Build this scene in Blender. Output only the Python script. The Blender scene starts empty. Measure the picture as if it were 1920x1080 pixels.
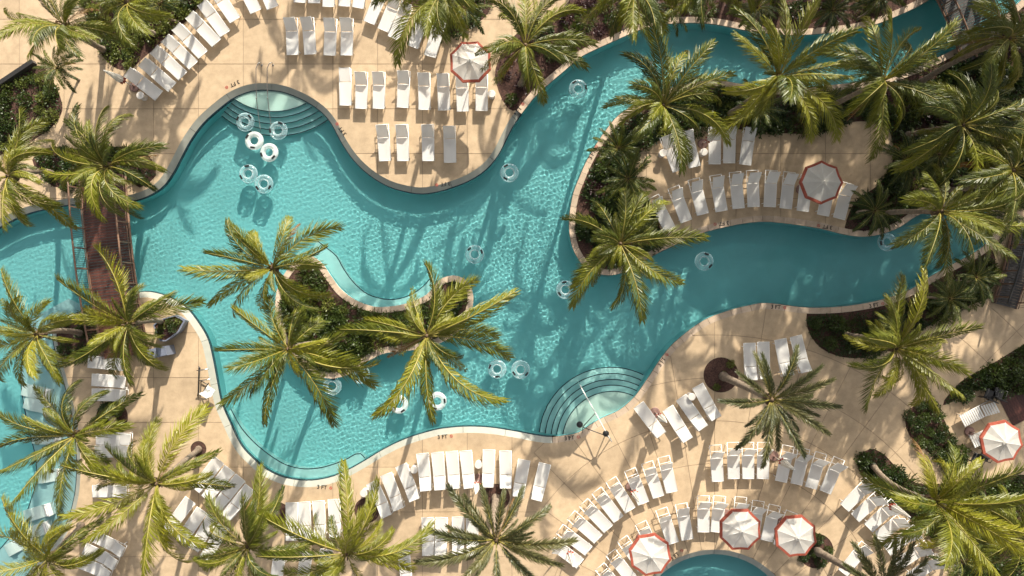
import bpy, math, random
import numpy as np
from mathutils import Vector, Matrix
from mathutils.geometry import delaunay_2d_cdt

S = bpy.context.scene
COL = S.collection
R = math.radians

# ------------------------------------------------------------------ camera, sky, sun, exposure
H, PXM = 37.0, 35.0                      # drone height (m); photo pixels per metre on the deck
cam = bpy.data.cameras.new('camera')
cam.sensor_width = 36
cam.lens = 36 * H * PXM / 1920
cam.clip_end = 1000
camo = bpy.data.objects.new('camera', cam)
camo.location = (0, 0, H)
COL.objects.link(camo)
S.camera = camo

SUN_EL, SUN_AZ = R(28), R(16.3)          # azimuth from +Y (top of picture) towards +X
w = bpy.data.worlds.new('World')
S.world = w
w.use_nodes = True
nt = w.node_tree
sky = nt.nodes.new('ShaderNodeTexSky')
sky.sky_type = 'NISHITA'
sky.sun_disc = False
sky.sun_elevation = SUN_EL
sky.sun_rotation = SUN_AZ
sky.dust_density = 4.0
sky.air_density = 1.0
sky.ozone_density = 0.6
hsv = nt.nodes.new('ShaderNodeHueSaturation')
hsv.inputs['Saturation'].default_value = 0.2
nt.links.new(sky.outputs[0], hsv.inputs['Color'])
nt.links.new(hsv.outputs[0], nt.nodes['Background'].inputs[0])
nt.nodes['Background'].inputs[1].default_value = 0.088

sl = bpy.data.lights.new('sun', 'SUN')
sl.energy = 4.5
sl.angle = R(0.5)
sl.color = (1.0, 0.915, 0.77)
sl.cycles.is_caustics_light = True       # real refracted sunlight on the pool floor
suno = bpy.data.objects.new('sun', sl)
sd = Vector((-math.sin(SUN_AZ) * math.cos(SUN_EL), -math.cos(SUN_AZ) * math.cos(SUN_EL), -math.sin(SUN_EL)))
suno.rotation_euler = sd.to_track_quat('-Z', 'Y').to_euler()
suno.location = (10, 30, 40)
COL.objects.link(suno)

S.view_settings.view_transform = 'Standard'
S.view_settings.look = 'None'
S.view_settings.exposure = 0.92
S.view_settings.gamma = 1
S.cycles.use_denoising = True
S.cycles.max_bounces = 10
S.cycles.transparent_max_bounces = 12

WATER_Z, FLOOR_Z = -0.19, -1.3


def P(px, py, z=0.0):
    """photo pixel -> world point on the level z"""
    k = (H - z) / (H * PXM)
    return Vector(((px - 960) * k, (540 - py) * k, z))


def XY(px, py, z=0.0):
    p = P(px, py, z)
    return (p.x, p.y)


# ------------------------------------------------------------------ materials
def new_mat(name):
    m = bpy.data.materials.new(name)
    m.use_nodes = True
    return m, m.node_tree, m.node_tree.nodes['Principled BSDF']


def ramp(t, a, b, p0=0.3, p1=0.7):
    r = t.nodes.new('ShaderNodeValToRGB')
    r.color_ramp.elements[0].position = p0
    r.color_ramp.elements[1].position = p1
    r.color_ramp.elements[0].color = (*a, 1)
    r.color_ramp.elements[1].color = (*b, 1)
    return r


def noise(t, scale, detail=4, rough=0.55, coord='Object'):
    c = t.nodes.new('ShaderNodeTexCoord')
    n = t.nodes.new('ShaderNodeTexNoise')
    n.inputs['Scale'].default_value = scale
    n.inputs['Detail'].default_value = detail
    n.inputs['Roughness'].default_value = rough
    t.links.new(c.outputs[coord], n.inputs['Vector'])
    return n


def mixc(t, mode, fac, a, b):
    m = t.nodes.new('ShaderNodeMix')
    m.data_type = 'RGBA'
    m.blend_type = mode
    for sock, v in ((m.inputs[0], fac), (m.inputs[6], a), (m.inputs[7], b)):
        if hasattr(v, 'is_output'):
            t.links.new(v, sock)
        elif isinstance(v, (int, float)):
            sock.default_value = v
        else:
            sock.default_value = (*v, 1)
    return m.outputs[2]


def simple(name, col, rough=0.6, var=0.12, scale=6, bump=0.0, metal=0.0, spec=0.5, objvar=0.0):
    m, t, b = new_mat(name)
    n = noise(t, scale)
    lo = tuple(c * (1 - var) for c in col)
    hi = tuple(min(1, c * (1 + var)) for c in col)
    r = ramp(t, lo, hi)
    t.links.new(n.outputs['Fac'], r.inputs[0])
    c = r.outputs[0]
    if objvar:
        oi = t.nodes.new('ShaderNodeObjectInfo')
        rr = ramp(t, (1 - objvar,) * 3, (1 + objvar * .3,) * 3, 0, 1)
        t.links.new(oi.outputs['Random'], rr.inputs[0])
        c = mixc(t, 'MULTIPLY', 1.0, c, rr.outputs[0])
    t.links.new(c, b.inputs['Base Color'])
    b.inputs['Roughness'].default_value = rough
    b.inputs['Metallic'].default_value = metal
    b.inputs['Specular IOR Level'].default_value = spec
    if bump:
        bn = noise(t, scale * 6, 6, .7)
        bp = t.nodes.new('ShaderNodeBump')
        bp.inputs['Strength'].default_value = bump
        bp.inputs['Distance'].default_value = 0.02
        t.links.new(bn.outputs['Fac'], bp.inputs['Height'])
        t.links.new(bp.outputs[0], b.inputs['Normal'])
    return m


def deck_mat(name, col, objvar=0.06):
    """sandy broom-finished concrete: broad mottling, stains, fine sand grain"""
    m, t, b = new_mat(name)
    n1 = noise(t, 0.35, 5, .6)
    n2 = noise(t, 2.2, 6, .65)
    n3 = noise(t, 45, 3, .7)
    r1 = ramp(t, tuple(c * .86 for c in col), tuple(c * 1.07 for c in col), .35, .68)
    t.links.new(n1.outputs['Fac'], r1.inputs[0])
    r2 = ramp(t, (.84, .83, .82), (1.05, 1.05, 1.05), .3, .62)
    t.links.new(n2.outputs['Fac'], r2.inputs[0])
    r3 = ramp(t, (.86, .85, .84), (1.1, 1.1, 1.1), .35, .65)
    t.links.new(n3.outputs['Fac'], r3.inputs[0])
    c = mixc(t, 'MULTIPLY', 1, r1.outputs[0], r2.outputs[0])
    c = mixc(t, 'MULTIPLY', 1, c, r3.outputs[0])
    # old spill stains
    n4 = noise(t, 0.9, 8, .75)
    r4 = ramp(t, (.78, .74, .7), (1, 1, 1), .28, .38)
    t.links.new(n4.outputs['Fac'], r4.inputs[0])
    c = mixc(t, 'MULTIPLY', .7, c, r4.outputs[0])
    oi = t.nodes.new('ShaderNodeObjectInfo')
    rr = ramp(t, (1 - objvar,) * 3, (1 + objvar,) * 3, 0, 1)
    t.links.new(oi.outputs['Random'], rr.inputs[0])
    c = mixc(t, 'MULTIPLY', 1, c, rr.outputs[0])
    t.links.new(c, b.inputs['Base Color'])
    b.inputs['Roughness'].default_value = .85
    b.inputs['Specular IOR Level'].default_value = .25
    bp = t.nodes.new('ShaderNodeBump')
    bp.inputs['Strength'].default_value = .3
    bp.inputs['Distance'].default_value = .01
    t.links.new(n3.outputs['Fac'], bp.inputs['Height'])
    t.links.new(bp.outputs[0], b.inputs['Normal'])
    return m


def leaf_mat(name, c1, c2, trans=0.2, rough=.42, spec=.4):
    m, t, b = new_mat(name)
    oi = t.nodes.new('ShaderNodeObjectInfo')
    n = noise(t, 3.0, 3)
    add = t.nodes.new('ShaderNodeMath')
    add.operation = 'ADD'
    mul = t.nodes.new('ShaderNodeMath')
    mul.operation = 'MULTIPLY'
    mul.inputs[1].default_value = .55
    t.links.new(oi.outputs['Random'], mul.inputs[0])
    mu2 = t.nodes.new('ShaderNodeMath')
    mu2.operation = 'MULTIPLY'
    mu2.inputs[1].default_value = .5
    t.links.new(n.outputs['Fac'], mu2.inputs[0])
    t.links.new(mul.outputs[0], add.inputs[0])
    t.links.new(mu2.outputs[0], add.inputs[1])
    r = ramp(t, c1, c2, .15, .85)
    t.links.new(add.outputs[0], r.inputs[0])
    t.links.new(r.outputs[0], b.inputs['Base Color'])
    b.inputs['Roughness'].default_value = rough
    b.inputs['Specular IOR Level'].default_value = spec
    tr = t.nodes.new('ShaderNodeBsdfTranslucent')
    tc = mixc(t, 'MULTIPLY', 1, r.outputs[0], (1.5, 1.35, .5))
    t.links.new(tc, tr.inputs[0])
    mx = t.nodes.new('ShaderNodeMixShader')
    mx.inputs[0].default_value = trans
    out = t.nodes['Material Output']
    t.links.new(b.outputs[0], mx.inputs[1])
    t.links.new(tr.outputs[0], mx.inputs[2])
    t.links.new(mx.outputs[0], out.inputs[0])
    return m


M = {}
M['deck'] = deck_mat('deck_concrete', (.545, .412, .272))
M['joint'] = simple('joint_grout', (.24, .18, .125), .9, .2, 3)
M['coping'] = deck_mat('coping_stone', (.57, .45, .34), .14)
M['white_coping'] = simple('pale_coping', (.33, .335, .29), .6, .08, 2.5, .1, objvar=.06)
M['tile'] = simple('dark_waterline_tile', (.012, .03, .045), .25, .3, 9)
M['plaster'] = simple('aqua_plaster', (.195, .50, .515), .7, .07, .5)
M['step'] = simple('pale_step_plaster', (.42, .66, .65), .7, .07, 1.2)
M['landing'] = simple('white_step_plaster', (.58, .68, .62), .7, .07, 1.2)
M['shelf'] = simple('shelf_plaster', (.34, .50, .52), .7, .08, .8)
M['mulch'] = simple('red_brown_mulch', (.075, .036, .026), .95, .6, 14, .9)
M['white_metal'] = simple('white_powder_coat', (.78, .77, .74), .35, .04, 3)
M['sling'] = simple('white_sling_fabric', (.74, .735, .715), .8, .05, 30, .1, objvar=.08)


def see_through_cloth(key, trans, open_):
    """woven cloth: part of the light scatters through, part passes between the threads"""
    t_ = M[key].node_tree
    b_ = t_.nodes['Principled BSDF']
    tr_ = t_.nodes.new('ShaderNodeBsdfTranslucent')
    tr_.inputs[0].default_value = (.78, .77, .74, 1)
    tp_ = t_.nodes.new('ShaderNodeBsdfTransparent')
    m1, m2 = t_.nodes.new('ShaderNodeMixShader'), t_.nodes.new('ShaderNodeMixShader')
    m1.inputs[0].default_value, m2.inputs[0].default_value = trans, open_
    t_.links.new(b_.outputs[0], m1.inputs[1])
    t_.links.new(tr_.outputs[0], m1.inputs[2])
    t_.links.new(m1.outputs[0], m2.inputs[1])
    t_.links.new(tp_.outputs[0], m2.inputs[2])
    t_.links.new(m2.outputs[0], t_.nodes['Material Output'].inputs[0])


see_through_cloth('sling', .2, .06)
M['chrome'] = simple('brushed_steel', (.55, .53, .5), .25, .1, 8, metal=1)
M['canvas'] = simple('white_canvas', (.74, .715, .67), .85, .06, 5, .05)
see_through_cloth('canvas', .42, .03)
M['red'] = simple('terracotta_canvas', (.32, .070, .040), .8, .12, 6)
M['base'] = simple('umbrella_base', (.22, .13, .11), .6, .2, 9)
M['wood'] = simple('dark_red_timber', (.095, .034, .024), .55, .45, 5, .2, objvar=.4)
M['grey_plank'] = simple('weathered_grey_timber', (.055, .05, .048), .7, .3, 5, .2, objvar=.3)
M['rail_wood'] = simple('rail_timber', (.20, .115, .075), .55, .3, 6, .1)
M['dark_metal'] = simple('dark_metal', (.03, .028, .027), .4, .2, 6)
M['screen'] = simple('dark_mesh_panel', (.06, .05, .04), .7, .5, 60)
M['black'] = simple('black_plastic', (.012, .012, .013), .4, .1, 6)
M['red_paint'] = simple('red_paint', (.45, .04, .03), .6, .1, 6)
M['trunk'] = simple('palm_bark', (.20, .155, .115), .9, .35, 7, .6)
M['drum'] = simple('drum_table', (.66, .62, .57), .5, .06, 8)
M['planter'] = simple('blue_grey_panel', (.16, .18, .24), .5, .1, 4)
M['stonewall'] = simple('dark_wall', (.06, .05, .045), .8, .3, 3, .2)
M['palm'] = leaf_mat('palm_leaf', (.040, .064, .006), (.235, .228, .014))
M['palm_b'] = leaf_mat('palm_leaf_green', (.024, .042, .006), (.180, .190, .013))
M['date'] = leaf_mat('date_palm_leaf', (.045, .055, .018), (.130, .125, .045), .2)
M['dry'] = leaf_mat('dry_palm_leaf', (.13, .065, .025), (.26, .15, .06), .2, .7, .2)
M['rachis'] = simple('leaf_stalk', (.26, .22, .045), .45, .2, 4)
M['dry_rachis'] = simple('dry_leaf_stalk', (.28, .18, .09), .6, .2, 4)
M['fibre'] = simple('crown_fibre', (.10, .065, .035), .9, .4, 9, .5)
M['bush'] = leaf_mat('bush_leaf', (.016, .036, .008), (.062, .090, .016), .25, .4)
M['bush_y'] = leaf_mat('pale_bush_leaf', (.07, .10, .018), (.20, .22, .05), .25, .4)
M['bush_p'] = leaf_mat('purple_leaf', (.030, .012, .016), (.065, .028, .030), .2, .4)
M['fern'] = leaf_mat('fern_leaf', (.022, .045, .008), (.090, .110, .014), .3, .45)

# clear inflatable vinyl
m, t, b = new_mat('clear_vinyl')
b.inputs['Base Color'].default_value = (.58, .78, .82, 1)
b.inputs['Roughness'].default_value = .12
b.inputs['Specular IOR Level'].default_value = .9
lw = t.nodes.new('ShaderNodeLayerWeight')
lw.inputs['Blend'].default_value = .35
rp = ramp(t, (.16,) * 3, (.72,) * 3, .05, .9)
t.links.new(lw.outputs['Facing'], rp.inputs[0])
t.links.new(rp.outputs[0], b.inputs['Alpha'])
M['vinyl'] = m
m, t, b = new_mat('white_vinyl')
b.inputs['Base Color'].default_value = (.84, .87, .85, 1)
b.inputs['Roughness'].default_value = .2
b.inputs['Alpha'].default_value = .48
M['white_vinyl'] = m

# water
m = bpy.data.materials.new('pool_water')
m.use_nodes = True
t = m.node_tree
t.nodes.clear()
out = t.nodes.new('ShaderNodeOutputMaterial')
g = t.nodes.new('ShaderNodeBsdfGlass')
g.inputs['IOR'].default_value = 1.33
g.inputs['Roughness'].default_value = 0
g.inputs['Color'].default_value = (.90, .985, .985, 1)
t.links.new(g.outputs[0], out.inputs[0])
M['water'] = m


# ------------------------------------------------------------------ object helpers
class MB:
    """collects vertices and faces of one mesh"""

    def __init__(self):
        self.v, self.f, self.mi, self.sm = [], [], [], []

    def add(self, vs, fs, mi=0, smooth=False):
        o = len(self.v)
        self.v += [tuple(v) for v in vs]
        self.f += [tuple(i + o for i in f) for f in fs]
        self.mi += [mi] * len(fs)
        self.sm += [smooth] * len(fs)
        return self

    def box(self, c, s, rot=None, mi=0):
        hx, hy, hz = s[0] / 2, s[1] / 2, s[2] / 2
        vs = [Vector((x, y, z)) for x in (-hx, hx) for y in (-hy, hy) for z in (-hz, hz)]
        if rot is not None:
            vs = [rot @ v for v in vs]
        vs = [v + Vector(c) for v in vs]
        return self.add(vs, [(0, 1, 3, 2), (4, 6, 7, 5), (0, 4, 5, 1), (2, 3, 7, 6), (0, 2, 6, 4), (1, 5, 7, 3)], mi)

    def tube(self, pts, r, n=6, mi=0, cap=True):
        pts = [Vector(p) for p in pts]
        rs = r if isinstance(r, (list, tuple)) else [r] * len(pts)
        vs, fs = [], []
        prev = None
        for i, p in enumerate(pts):
            a = pts[max(0, i - 1)]
            c = pts[min(len(pts) - 1, i + 1)]
            tg = (c - a).normalized()
            if prev is None:
                ref = Vector((0, 0, 1)) if abs(tg.z) < .9 else Vector((1, 0, 0))
                u = tg.cross(ref).normalized()
            else:
                u = (prev - tg * prev.dot(tg)).normalized()
            prev = u
            vv = tg.cross(u)
            for k in range(n):
                an = 2 * math.pi * k / n
                vs.append(p + (u * math.cos(an) + vv * math.sin(an)) * rs[i])
        for i in range(len(pts) - 1):
            for k in range(n):
                k2 = (k + 1) % n
                fs.append((i * n + k, i * n + k2, (i + 1) * n + k2, (i + 1) * n + k))
        if cap:
            fs.append(tuple(range(n - 1, -1, -1)))
            fs.append(tuple((len(pts) - 1) * n + k for k in range(n)))
        return self.add(vs, fs, mi, True)

    def lathe(self, prof, n=20, c=(0, 0, 0), mi=0):
        vs, fs = [], []
        for (r, z) in prof:
            for k in range(n):
                a = 2 * math.pi * k / n
                vs.append((c[0] + r * math.cos(a), c[1] + r * math.sin(a), c[2] + z))
        for i in range(len(prof) - 1):
            for k in range(n):
                k2 = (k + 1) % n
                fs.append((i * n + k, i * n + k2, (i + 1) * n + k2, (i + 1) * n + k))
        fs.append(tuple(range(n - 1, -1, -1)))
        fs.append(tuple((len(prof) - 1) * n + k for k in range(n)))
        return self.add(vs, fs, mi)

    def mesh(self, name, mats):
        me = bpy.data.meshes.new(name)
        me.from_pydata(self.v, [], self.f)
        for m_ in (mats if isinstance(mats, (list, tuple)) else [mats]):
            me.materials.append(M[m_])
        me.polygons.foreach_set('material_index', self.mi)
        me.polygons.foreach_set('use_smooth', self.sm)
        me.update()
        return me

    def build(self, name, mats, parent=None):
        return link(name, self.mesh(name, mats), parent)


def link(name, me, parent=None, loc=None, rot=None, scale=None):
    o = bpy.data.objects.new(name, me)
    COL.objects.link(o)
    if parent is not None:
        o.parent = parent
    if loc is not None:
        o.location = loc
    if rot is not None:
        o.rotation_euler = rot
    if scale is not None:
        o.scale = scale
    return o


def tag(o, label=None, cat=None, group=None, kind=None):
    for k, v in (('label', label), ('category', cat), ('group', group), ('kind', kind)):
        if v:
            o[k] = v
    return o


def thing(name, label, cat, loc=(0, 0, 0), rz=0, group=None):
    o = link(name, None, None, loc, (0, 0, rz))
    o.empty_display_size = .2
    return tag(o, label, cat, group)


def np_mesh(name, v, f, mat, smooth=True):
    """big mesh from numpy arrays (all faces with the same corner count)"""
    me = bpy.data.meshes.new(name)
    nf, k = f.shape
    me.vertices.add(len(v))
    me.vertices.foreach_set('co', np.ascontiguousarray(v, dtype=np.float32).ravel())
    me.loops.add(nf * k)
    me.loops.foreach_set('vertex_index', np.ascontiguousarray(f, dtype=np.int32).ravel())
    me.polygons.add(nf)
    me.polygons.foreach_set('loop_start', np.arange(0, nf * k, k, dtype=np.int32))
    me.polygons.foreach_set('use_smooth', np.full(nf, smooth))
    me.materials.append(M[mat])
    me.update(calc_edges=True)
    me.validate()
    return me


def receiver(o):
    o.cycles.is_caustics_receiver = True
    return o


ORD = ['first', 'second', 'third', 'fourth', 'fifth', 'sixth', 'seventh', 'eighth', 'ninth', 'tenth', 'eleventh',
       'twelfth', 'thirteenth', 'fourteenth', 'fifteenth']


# ------------------------------------------------------------------ outlines (traced, in metres)
def spline(pts, step=0.3, closed=True):
    """Catmull-Rom through pts, resampled"""
    n = len(pts)
    out_ = []
    rng = range(n if closed else n - 1)
    for i in rng:
        p0, p1, p2, p3 = [np.array(pts[(i + k) % n] if closed else pts[min(max(i + k, 0), n - 1)], float) for k in (-1, 0, 1, 2)]
        d = np.linalg.norm(p2 - p1)
        for s in range(max(1, int(round(d / step)))):
            u = s / max(1, int(round(d / step)))
            out_.append(.5 * ((2 * p1) + (-p0 + p2) * u + (2 * p0 - 5 * p1 + 4 * p2 - p3) * u * u + (-p0 + 3 * p1 - 3 * p2 + p3) * u ** 3))
    if not closed:
        out_.append(np.array(pts[-1], float))
    return np.array(out_)


def px2m(pts, z=0.0):
    return [XY(*p, z) for p in pts]


def offset(poly, d):
    """offset a closed polyline to the left of travel by d (metres)"""
    a = np.roll(poly, 1, 0)
    c = np.roll(poly, -1, 0)
    tg = c - a
    tg /= np.maximum(np.linalg.norm(tg, axis=1, keepdims=True), 1e-9)
    nrm = np.stack([-tg[:, 1], tg[:, 0]], 1)
    return poly + nrm * d


def inside(poly, pts):
    x, y = pts[:, 0], pts[:, 1]
    res = np.zeros(len(pts), bool)
    x0, y0 = poly[:, 0], poly[:, 1]
    x1, y1 = np.roll(x0, -1), np.roll(y0, -1)
    for a, b_, c, d in zip(x0, y0, x1, y1):
        if b_ == d:
            continue
        cond = (b_ > y) != (d > y)
        xi = (c - a) * (y - b_) / (d - b_) + a
        res ^= cond & (x < xi)
    return res


NORTH = [(-90, 475), (-40, 445), (0, 422), (33, 405), (67, 394), (127, 383), (190, 380), (253, 374), (297, 353), (320, 325),
         (337, 293), (353, 263), (377, 230), (410, 200), (440, 179), (479, 167), (527, 170), (570, 187), (600, 207),
         (620, 230), (640, 267), (663, 300), (693, 328), (727, 348), (760, 358), (790, 362), (820, 358), (847, 350),
         (880, 337), (910, 317), (933, 290), (950, 257), (962, 234)]
RIVER_N = [(977, 213), (1003, 180), (1027, 158), (1060, 130), (1087, 107), (1120, 90), (1160, 72), (1200, 55), (1243, 45),
           (1293, 42), (1343, 45), (1393, 55), (1440, 62), (1490, 65), (1540, 62), (1600, 55), (1647, 43), (1680, 30),
           (1713, 15), (1745, -3), (1790, -35), (1840, -80), (1900, -120)]
RIVER_S = [(2000, -70), (1940, -20), (1895, 20), (1873, 42), (1830, 72), (1782, 97), (1740, 117), (1690, 137), (1620, 153),
           (1523, 163), (1450, 166), (1390, 158), (1340, 151), (1290, 157), (1240, 172), (1190, 197), (1160, 217),
           (1140, 240), (1117, 273), (1100, 303), (1087, 333), (1075, 365), (1068, 410), (1070, 447), (1080, 477),
           (1100, 502), (1133, 515), (1165, 511), (1200, 492), (1245, 468), (1285, 450), (1320, 435), (1360, 425),
           (1403, 417), (1440, 415), (1490, 420), (1540, 428), (1580, 438), (1617, 443), (1653, 438), (1687, 425),
           (1717, 405), (1750, 392), (1795, 384), (1838, 388)]
ARM_S = [(1862, 410), (1862, 440), (1838, 468), (1780, 500), (1743, 521), (1720, 537), (1693, 550), (1657, 562), (1607, 572),
         (1557, 577), (1507, 577), (1440, 569), (1407, 573), (1370, 582), (1327, 598), (1293, 620), (1260, 648), (1237, 677),
         (1220, 703), (1207, 722), (1190, 745), (1163, 769), (1133, 783), (1108, 797), (1085, 812), (1055, 818)]
SOUTH = [(1023, 820), (960, 809), (920, 803), (880, 801), (845, 803), (813, 808), (763, 823), (720, 843), (680, 867),
         (647, 885), (613, 898), (573, 903), (530, 897), (497, 882), (475, 864), (450, 837), (430, 797), (413, 757),
         (405, 720), (397, 677), (387, 637), (370, 607), (347, 578), (323, 562), (300, 552), (267, 547), (230, 558),
         (190, 573), (143, 587), (104, 600), (95, 628), (103, 670), (117, 720), (133, 787), (140, 853), (138, 920),
         (123, 980), (100, 1020), (67, 1057), (20, 1105), (-90, 1160)]
ISLAND = [(577, 480), (603, 493), (620, 517), (640, 543), (667, 563), (700, 575), (733, 575), (767, 568), (800, 553),
          (817, 533), (830, 522), (850, 517), (870, 523), (883, 540), (887, 565), (876, 600), (845, 632), (800, 651),
          (753, 658), (720, 662), (690, 677), (665, 695), (640, 706), (613, 708), (580, 695), (550, 665), (528, 630),
          (518, 585), (522, 540), (545, 500)]
segs = [NORTH, RIVER_N, RIVER_S, ARM_S, SOUTH]
flat, seg_of = [], []
for si, sg in enumerate(segs):
    for p in sg:
        flat.append(p)
pool = spline(px2m(flat), .3)
# which traced bank does each resampled point belong to
ctrl = np.array(px2m(flat))
cseg = np.concatenate([[i] * len(s) for i, s in enumerate(segs)])
pool_seg = np.array([cseg[np.argmin(((ctrl - p) ** 2).sum(1))] for p in pool])
# travel is clockwise in the picture: land lies on the left (image) -> check the sign with the area
area = .5 * np.sum(pool[:, 0] * np.roll(pool[:, 1], -1) - np.roll(pool[:, 0], -1) * pool[:, 1])
OUT = 1 if area < 0 else -1               # offset sign that leaves the pool
CW = 0.30
pool_out = offset(pool, OUT * CW)
isl = spline(px2m(ISLAND), .25)
ia = .5 * np.sum(isl[:, 0] * np.roll(isl[:, 1], -1) - np.roll(isl[:, 0], -1) * isl[:, 1])
ISG = -1 if ia < 0 else 1                 # offset sign that goes into the island
isl_in = offset(isl, ISG * CW)
SPA_C, SPA_R = np.array(XY(1340, 1188)), 147 / PXM
ang = np.linspace(0, 2 * math.pi, 60, endpoint=False)
spa = SPA_C + SPA_R * np.stack([np.cos(ang), np.sin(ang)], 1)
spa_out = SPA_C + (SPA_R + CW) * np.stack([np.cos(ang), np.sin(ang)], 1)


def circ(px, py, r, n=28):
    a = np.linspace(0, 2 * math.pi, n, endpoint=False)
    return np.array(XY(px, py)) + r / PXM * np.stack([np.cos(a), np.sin(a)], 1)


BEDS = {   # name: outline (picture pixels on the deck level), smoothed
    'upper_left': [(178, 72), (188, 98), (203, 118), (227, 132), (247, 128), (270, 108), (303, 80), (337, 52), (370, 16), (392, -15),
                   (400, -140), (60, -140), (120, -40), (160, 20)],
    'left': [(-60, 205), (0, 168), (67, 122), (95, 145), (113, 182), (117, 207), (103, 233), (70, 258), (35, 278), (-60, 300)],
    'top_centre': [(735, -80), (760, -5), (790, 25), (813, 50), (840, 63), (873, 57), (900, 40), (917, 22), (932, -20), (935, -80)],
    'river_bank': [(962, 208), (943, 190), (930, 155), (929, 130), (938, 105), (955, 78), (985, 50), (1040, 24), (1075, -15), (1090, -140),
                   (1850, -260), (1850, -70), (1760, -10), (1600, 90), (1400, 90), (1200, 100), (1060, 150), (990, 195)],
    'peninsula': [(1193, 300), (1207, 280), (1243, 260), (1290, 241), (1325, 236), (1380, 242), (1440, 248), (1523, 251), (1560, 243),
                  (1605, 228), (1655, 232), (1671, 255), (1675, 285), (1669, 315), (1645, 348), (1610, 372), (1594, 395), (1587, 440),
                  (1650, 460), (1740, 420), (1850, 390), (2010, 340), (2010, -40), (1890, 10), (1780, 80), (1500, 140), (1250, 150),
                  (1120, 240), (1060, 380), (1070, 480), (1130, 525), (1200, 500), (1243, 472), (1238, 430), (1228, 400), (1208, 372), (1193, 345)],
    'right_bank': [(1513, 585), (1514, 615), (1529, 643), (1553, 661), (1583, 670), (1613, 671), (1650, 660), (1700, 634), (1740, 612), (1807, 577),
                   (1857, 550), (1862, 470), (1800, 480), (1700, 540), (1600, 566), (1530, 570)],
    'right_hedge': [(1768, 760), (1801, 716), (1862, 681), (1930, 640), (2010, 600), (2010, 735), (1925, 737), (1870, 735), (1836, 729)],
    'hedge': [(1697, 787), (1703, 770), (1718, 757), (1742, 752), (1762, 770), (1785, 820), (1808, 868), (1781, 883), (1742, 849), (1706, 818)],
    'lower_right': [(1607, 870), (1611, 852), (1630, 842), (1655, 850), (1717, 905), (1800, 902), (1920, 890), (2020, 885), (2020, 1180),
                    (1850, 1180), (1800, 1080), (1742, 1002), (1680, 951), (1622, 900)],
    'round_right': circ(1352, 703, 33), 'round_lower': circ(1530, 1033, 33), 'round_a': circ(688, 957, 24),
    'round_b': circ(520, 963, 22), 'round_c': circ(930, 933, 26), 'round_d': circ(210, 782, 30), 'round_e': circ(372, 842, 15),
    'bridge_end': [(60, 300), (100, 275), (150, 280), (250, 275), (285, 300), (292, 330), (262, 352), (240, 340), (170, 345), (100, 350)],
    'bridge_foot': [(100, 615), (150, 600), (190, 590), (205, 620), (195, 660), (150, 670), (115, 660)],
}
BED = {}
for k_, pts_ in BEDS.items():
    BED[k_] = pts_ if isinstance(pts_, np.ndarray) else spline(px2m(pts_), .45)

# ------------------------------------------------------------------ the land: one triangulation, sorted into slabs, joints and beds
RX0, RX1, RY0, RY1 = -31.2, 31.2, -19.2, 19.2       # slabs are cut inside this rectangle
verts, edges = [], []


def add_loop(poly):
    o = len(verts)
    n = len(poly)
    verts.extend([tuple(p) for p in poly])
    edges.extend([(o + i, o + (i + 1) % n) for i in range(n)])


def add_line(a, b_):
    o = len(verts)
    verts.extend([tuple(a), tuple(b_)])
    edges.append((o, o + 1))


BIG = 140
add_loop([(-BIG, -BIG), (BIG, -BIG), (BIG, BIG), (-BIG, BIG)])
add_loop([(RX0, RY0), (RX1, RY0), (RX1, RY1), (RX0, RY1)])
add_loop(pool_out)
add_loop(isl_in)
add_loop(isl)
add_loop(spa_out)
for bd in BED.values():
    add_loop(bd)
G, JW = 2.4, 0.013
SEAM = XY(1000, 0)[0]
SY = XY(0, 575)[1]
for k in range(-12, 14):
    x = k * G
    for s in (-JW, JW):
        if RX0 < x + s < RX1:
            add_line((x + s, RY0), (x + s, RY1))
for k in range(-7, 8):
    y = k * G
    for s in (-JW, JW):
        add_line((RX0, y + s), (RX1, y + s))
RINGS = [SPA_R + CW + 2.3 * k for k in range(1, 9)]
TH = R(9)
NTH = 40
for k in range(NTH):
    a = k * TH
    dr = np.array((math.cos(a), math.sin(a)))
    nn = np.array((-dr[1], dr[0])) * JW
    for s in (-1, 1):
        p0, p1 = SPA_C + dr * (SPA_R + CW + .05) + nn * s, SPA_C + dr * 24 + nn * s
        if p1[1] > RY0 - 4:
            add_line(p0, p1)
for r_ in RINGS:
    for s in (-JW, JW):
        aa = np.linspace(R(0), R(180), 60)
        pp = SPA_C + (r_ + s) * np.stack([np.cos(aa), np.sin(aa)], 1)
        for i in range(len(pp) - 1):
            add_line(pp[i], pp[i + 1])

cv, ce, cf, _, _, _ = delaunay_2d_cdt([Vector(v) for v in verts], edges, [], 0, 1e-5)
cv = np.array([(v.x, v.y) for v in cv])
tri = np.array([f for f in cf if len(f) == 3])
cen = cv[tri].mean(1)
cr = cv[tri]
ar = .5 * ((cr[:, 1, 0] - cr[:, 0, 0]) * (cr[:, 2, 1] - cr[:, 0, 1]) - (cr[:, 2, 0] - cr[:, 0, 0]) * (cr[:, 1, 1] - cr[:, 0, 1]))
tri[ar < 0] = tri[ar < 0][:, ::-1]
in_pool = inside(pool_out, cen)
in_isl = inside(isl_in, cen)
in_spa = inside(spa_out, cen)
in_rect = (cen[:, 0] > RX0) & (cen[:, 0] < RX1) & (cen[:, 1] > RY0) & (cen[:, 1] < RY1)
cls = np.zeros(len(tri), int)             # 0 deck, -1 nothing, 1.. beds, -2 joints, -3 outer ground
cls[~in_rect] = -3
bed_names = list(BED)
for i, k in enumerate(bed_names):
    cls[inside(BED[k], cen)] = i + 1
radial = (cen[:, 0] > SEAM) & (cen[:, 1] < SY)
gx, gy = cen[:, 0] / G, cen[:, 1] / G
jx = np.abs(gx - np.round(gx)) * G < JW
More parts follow.
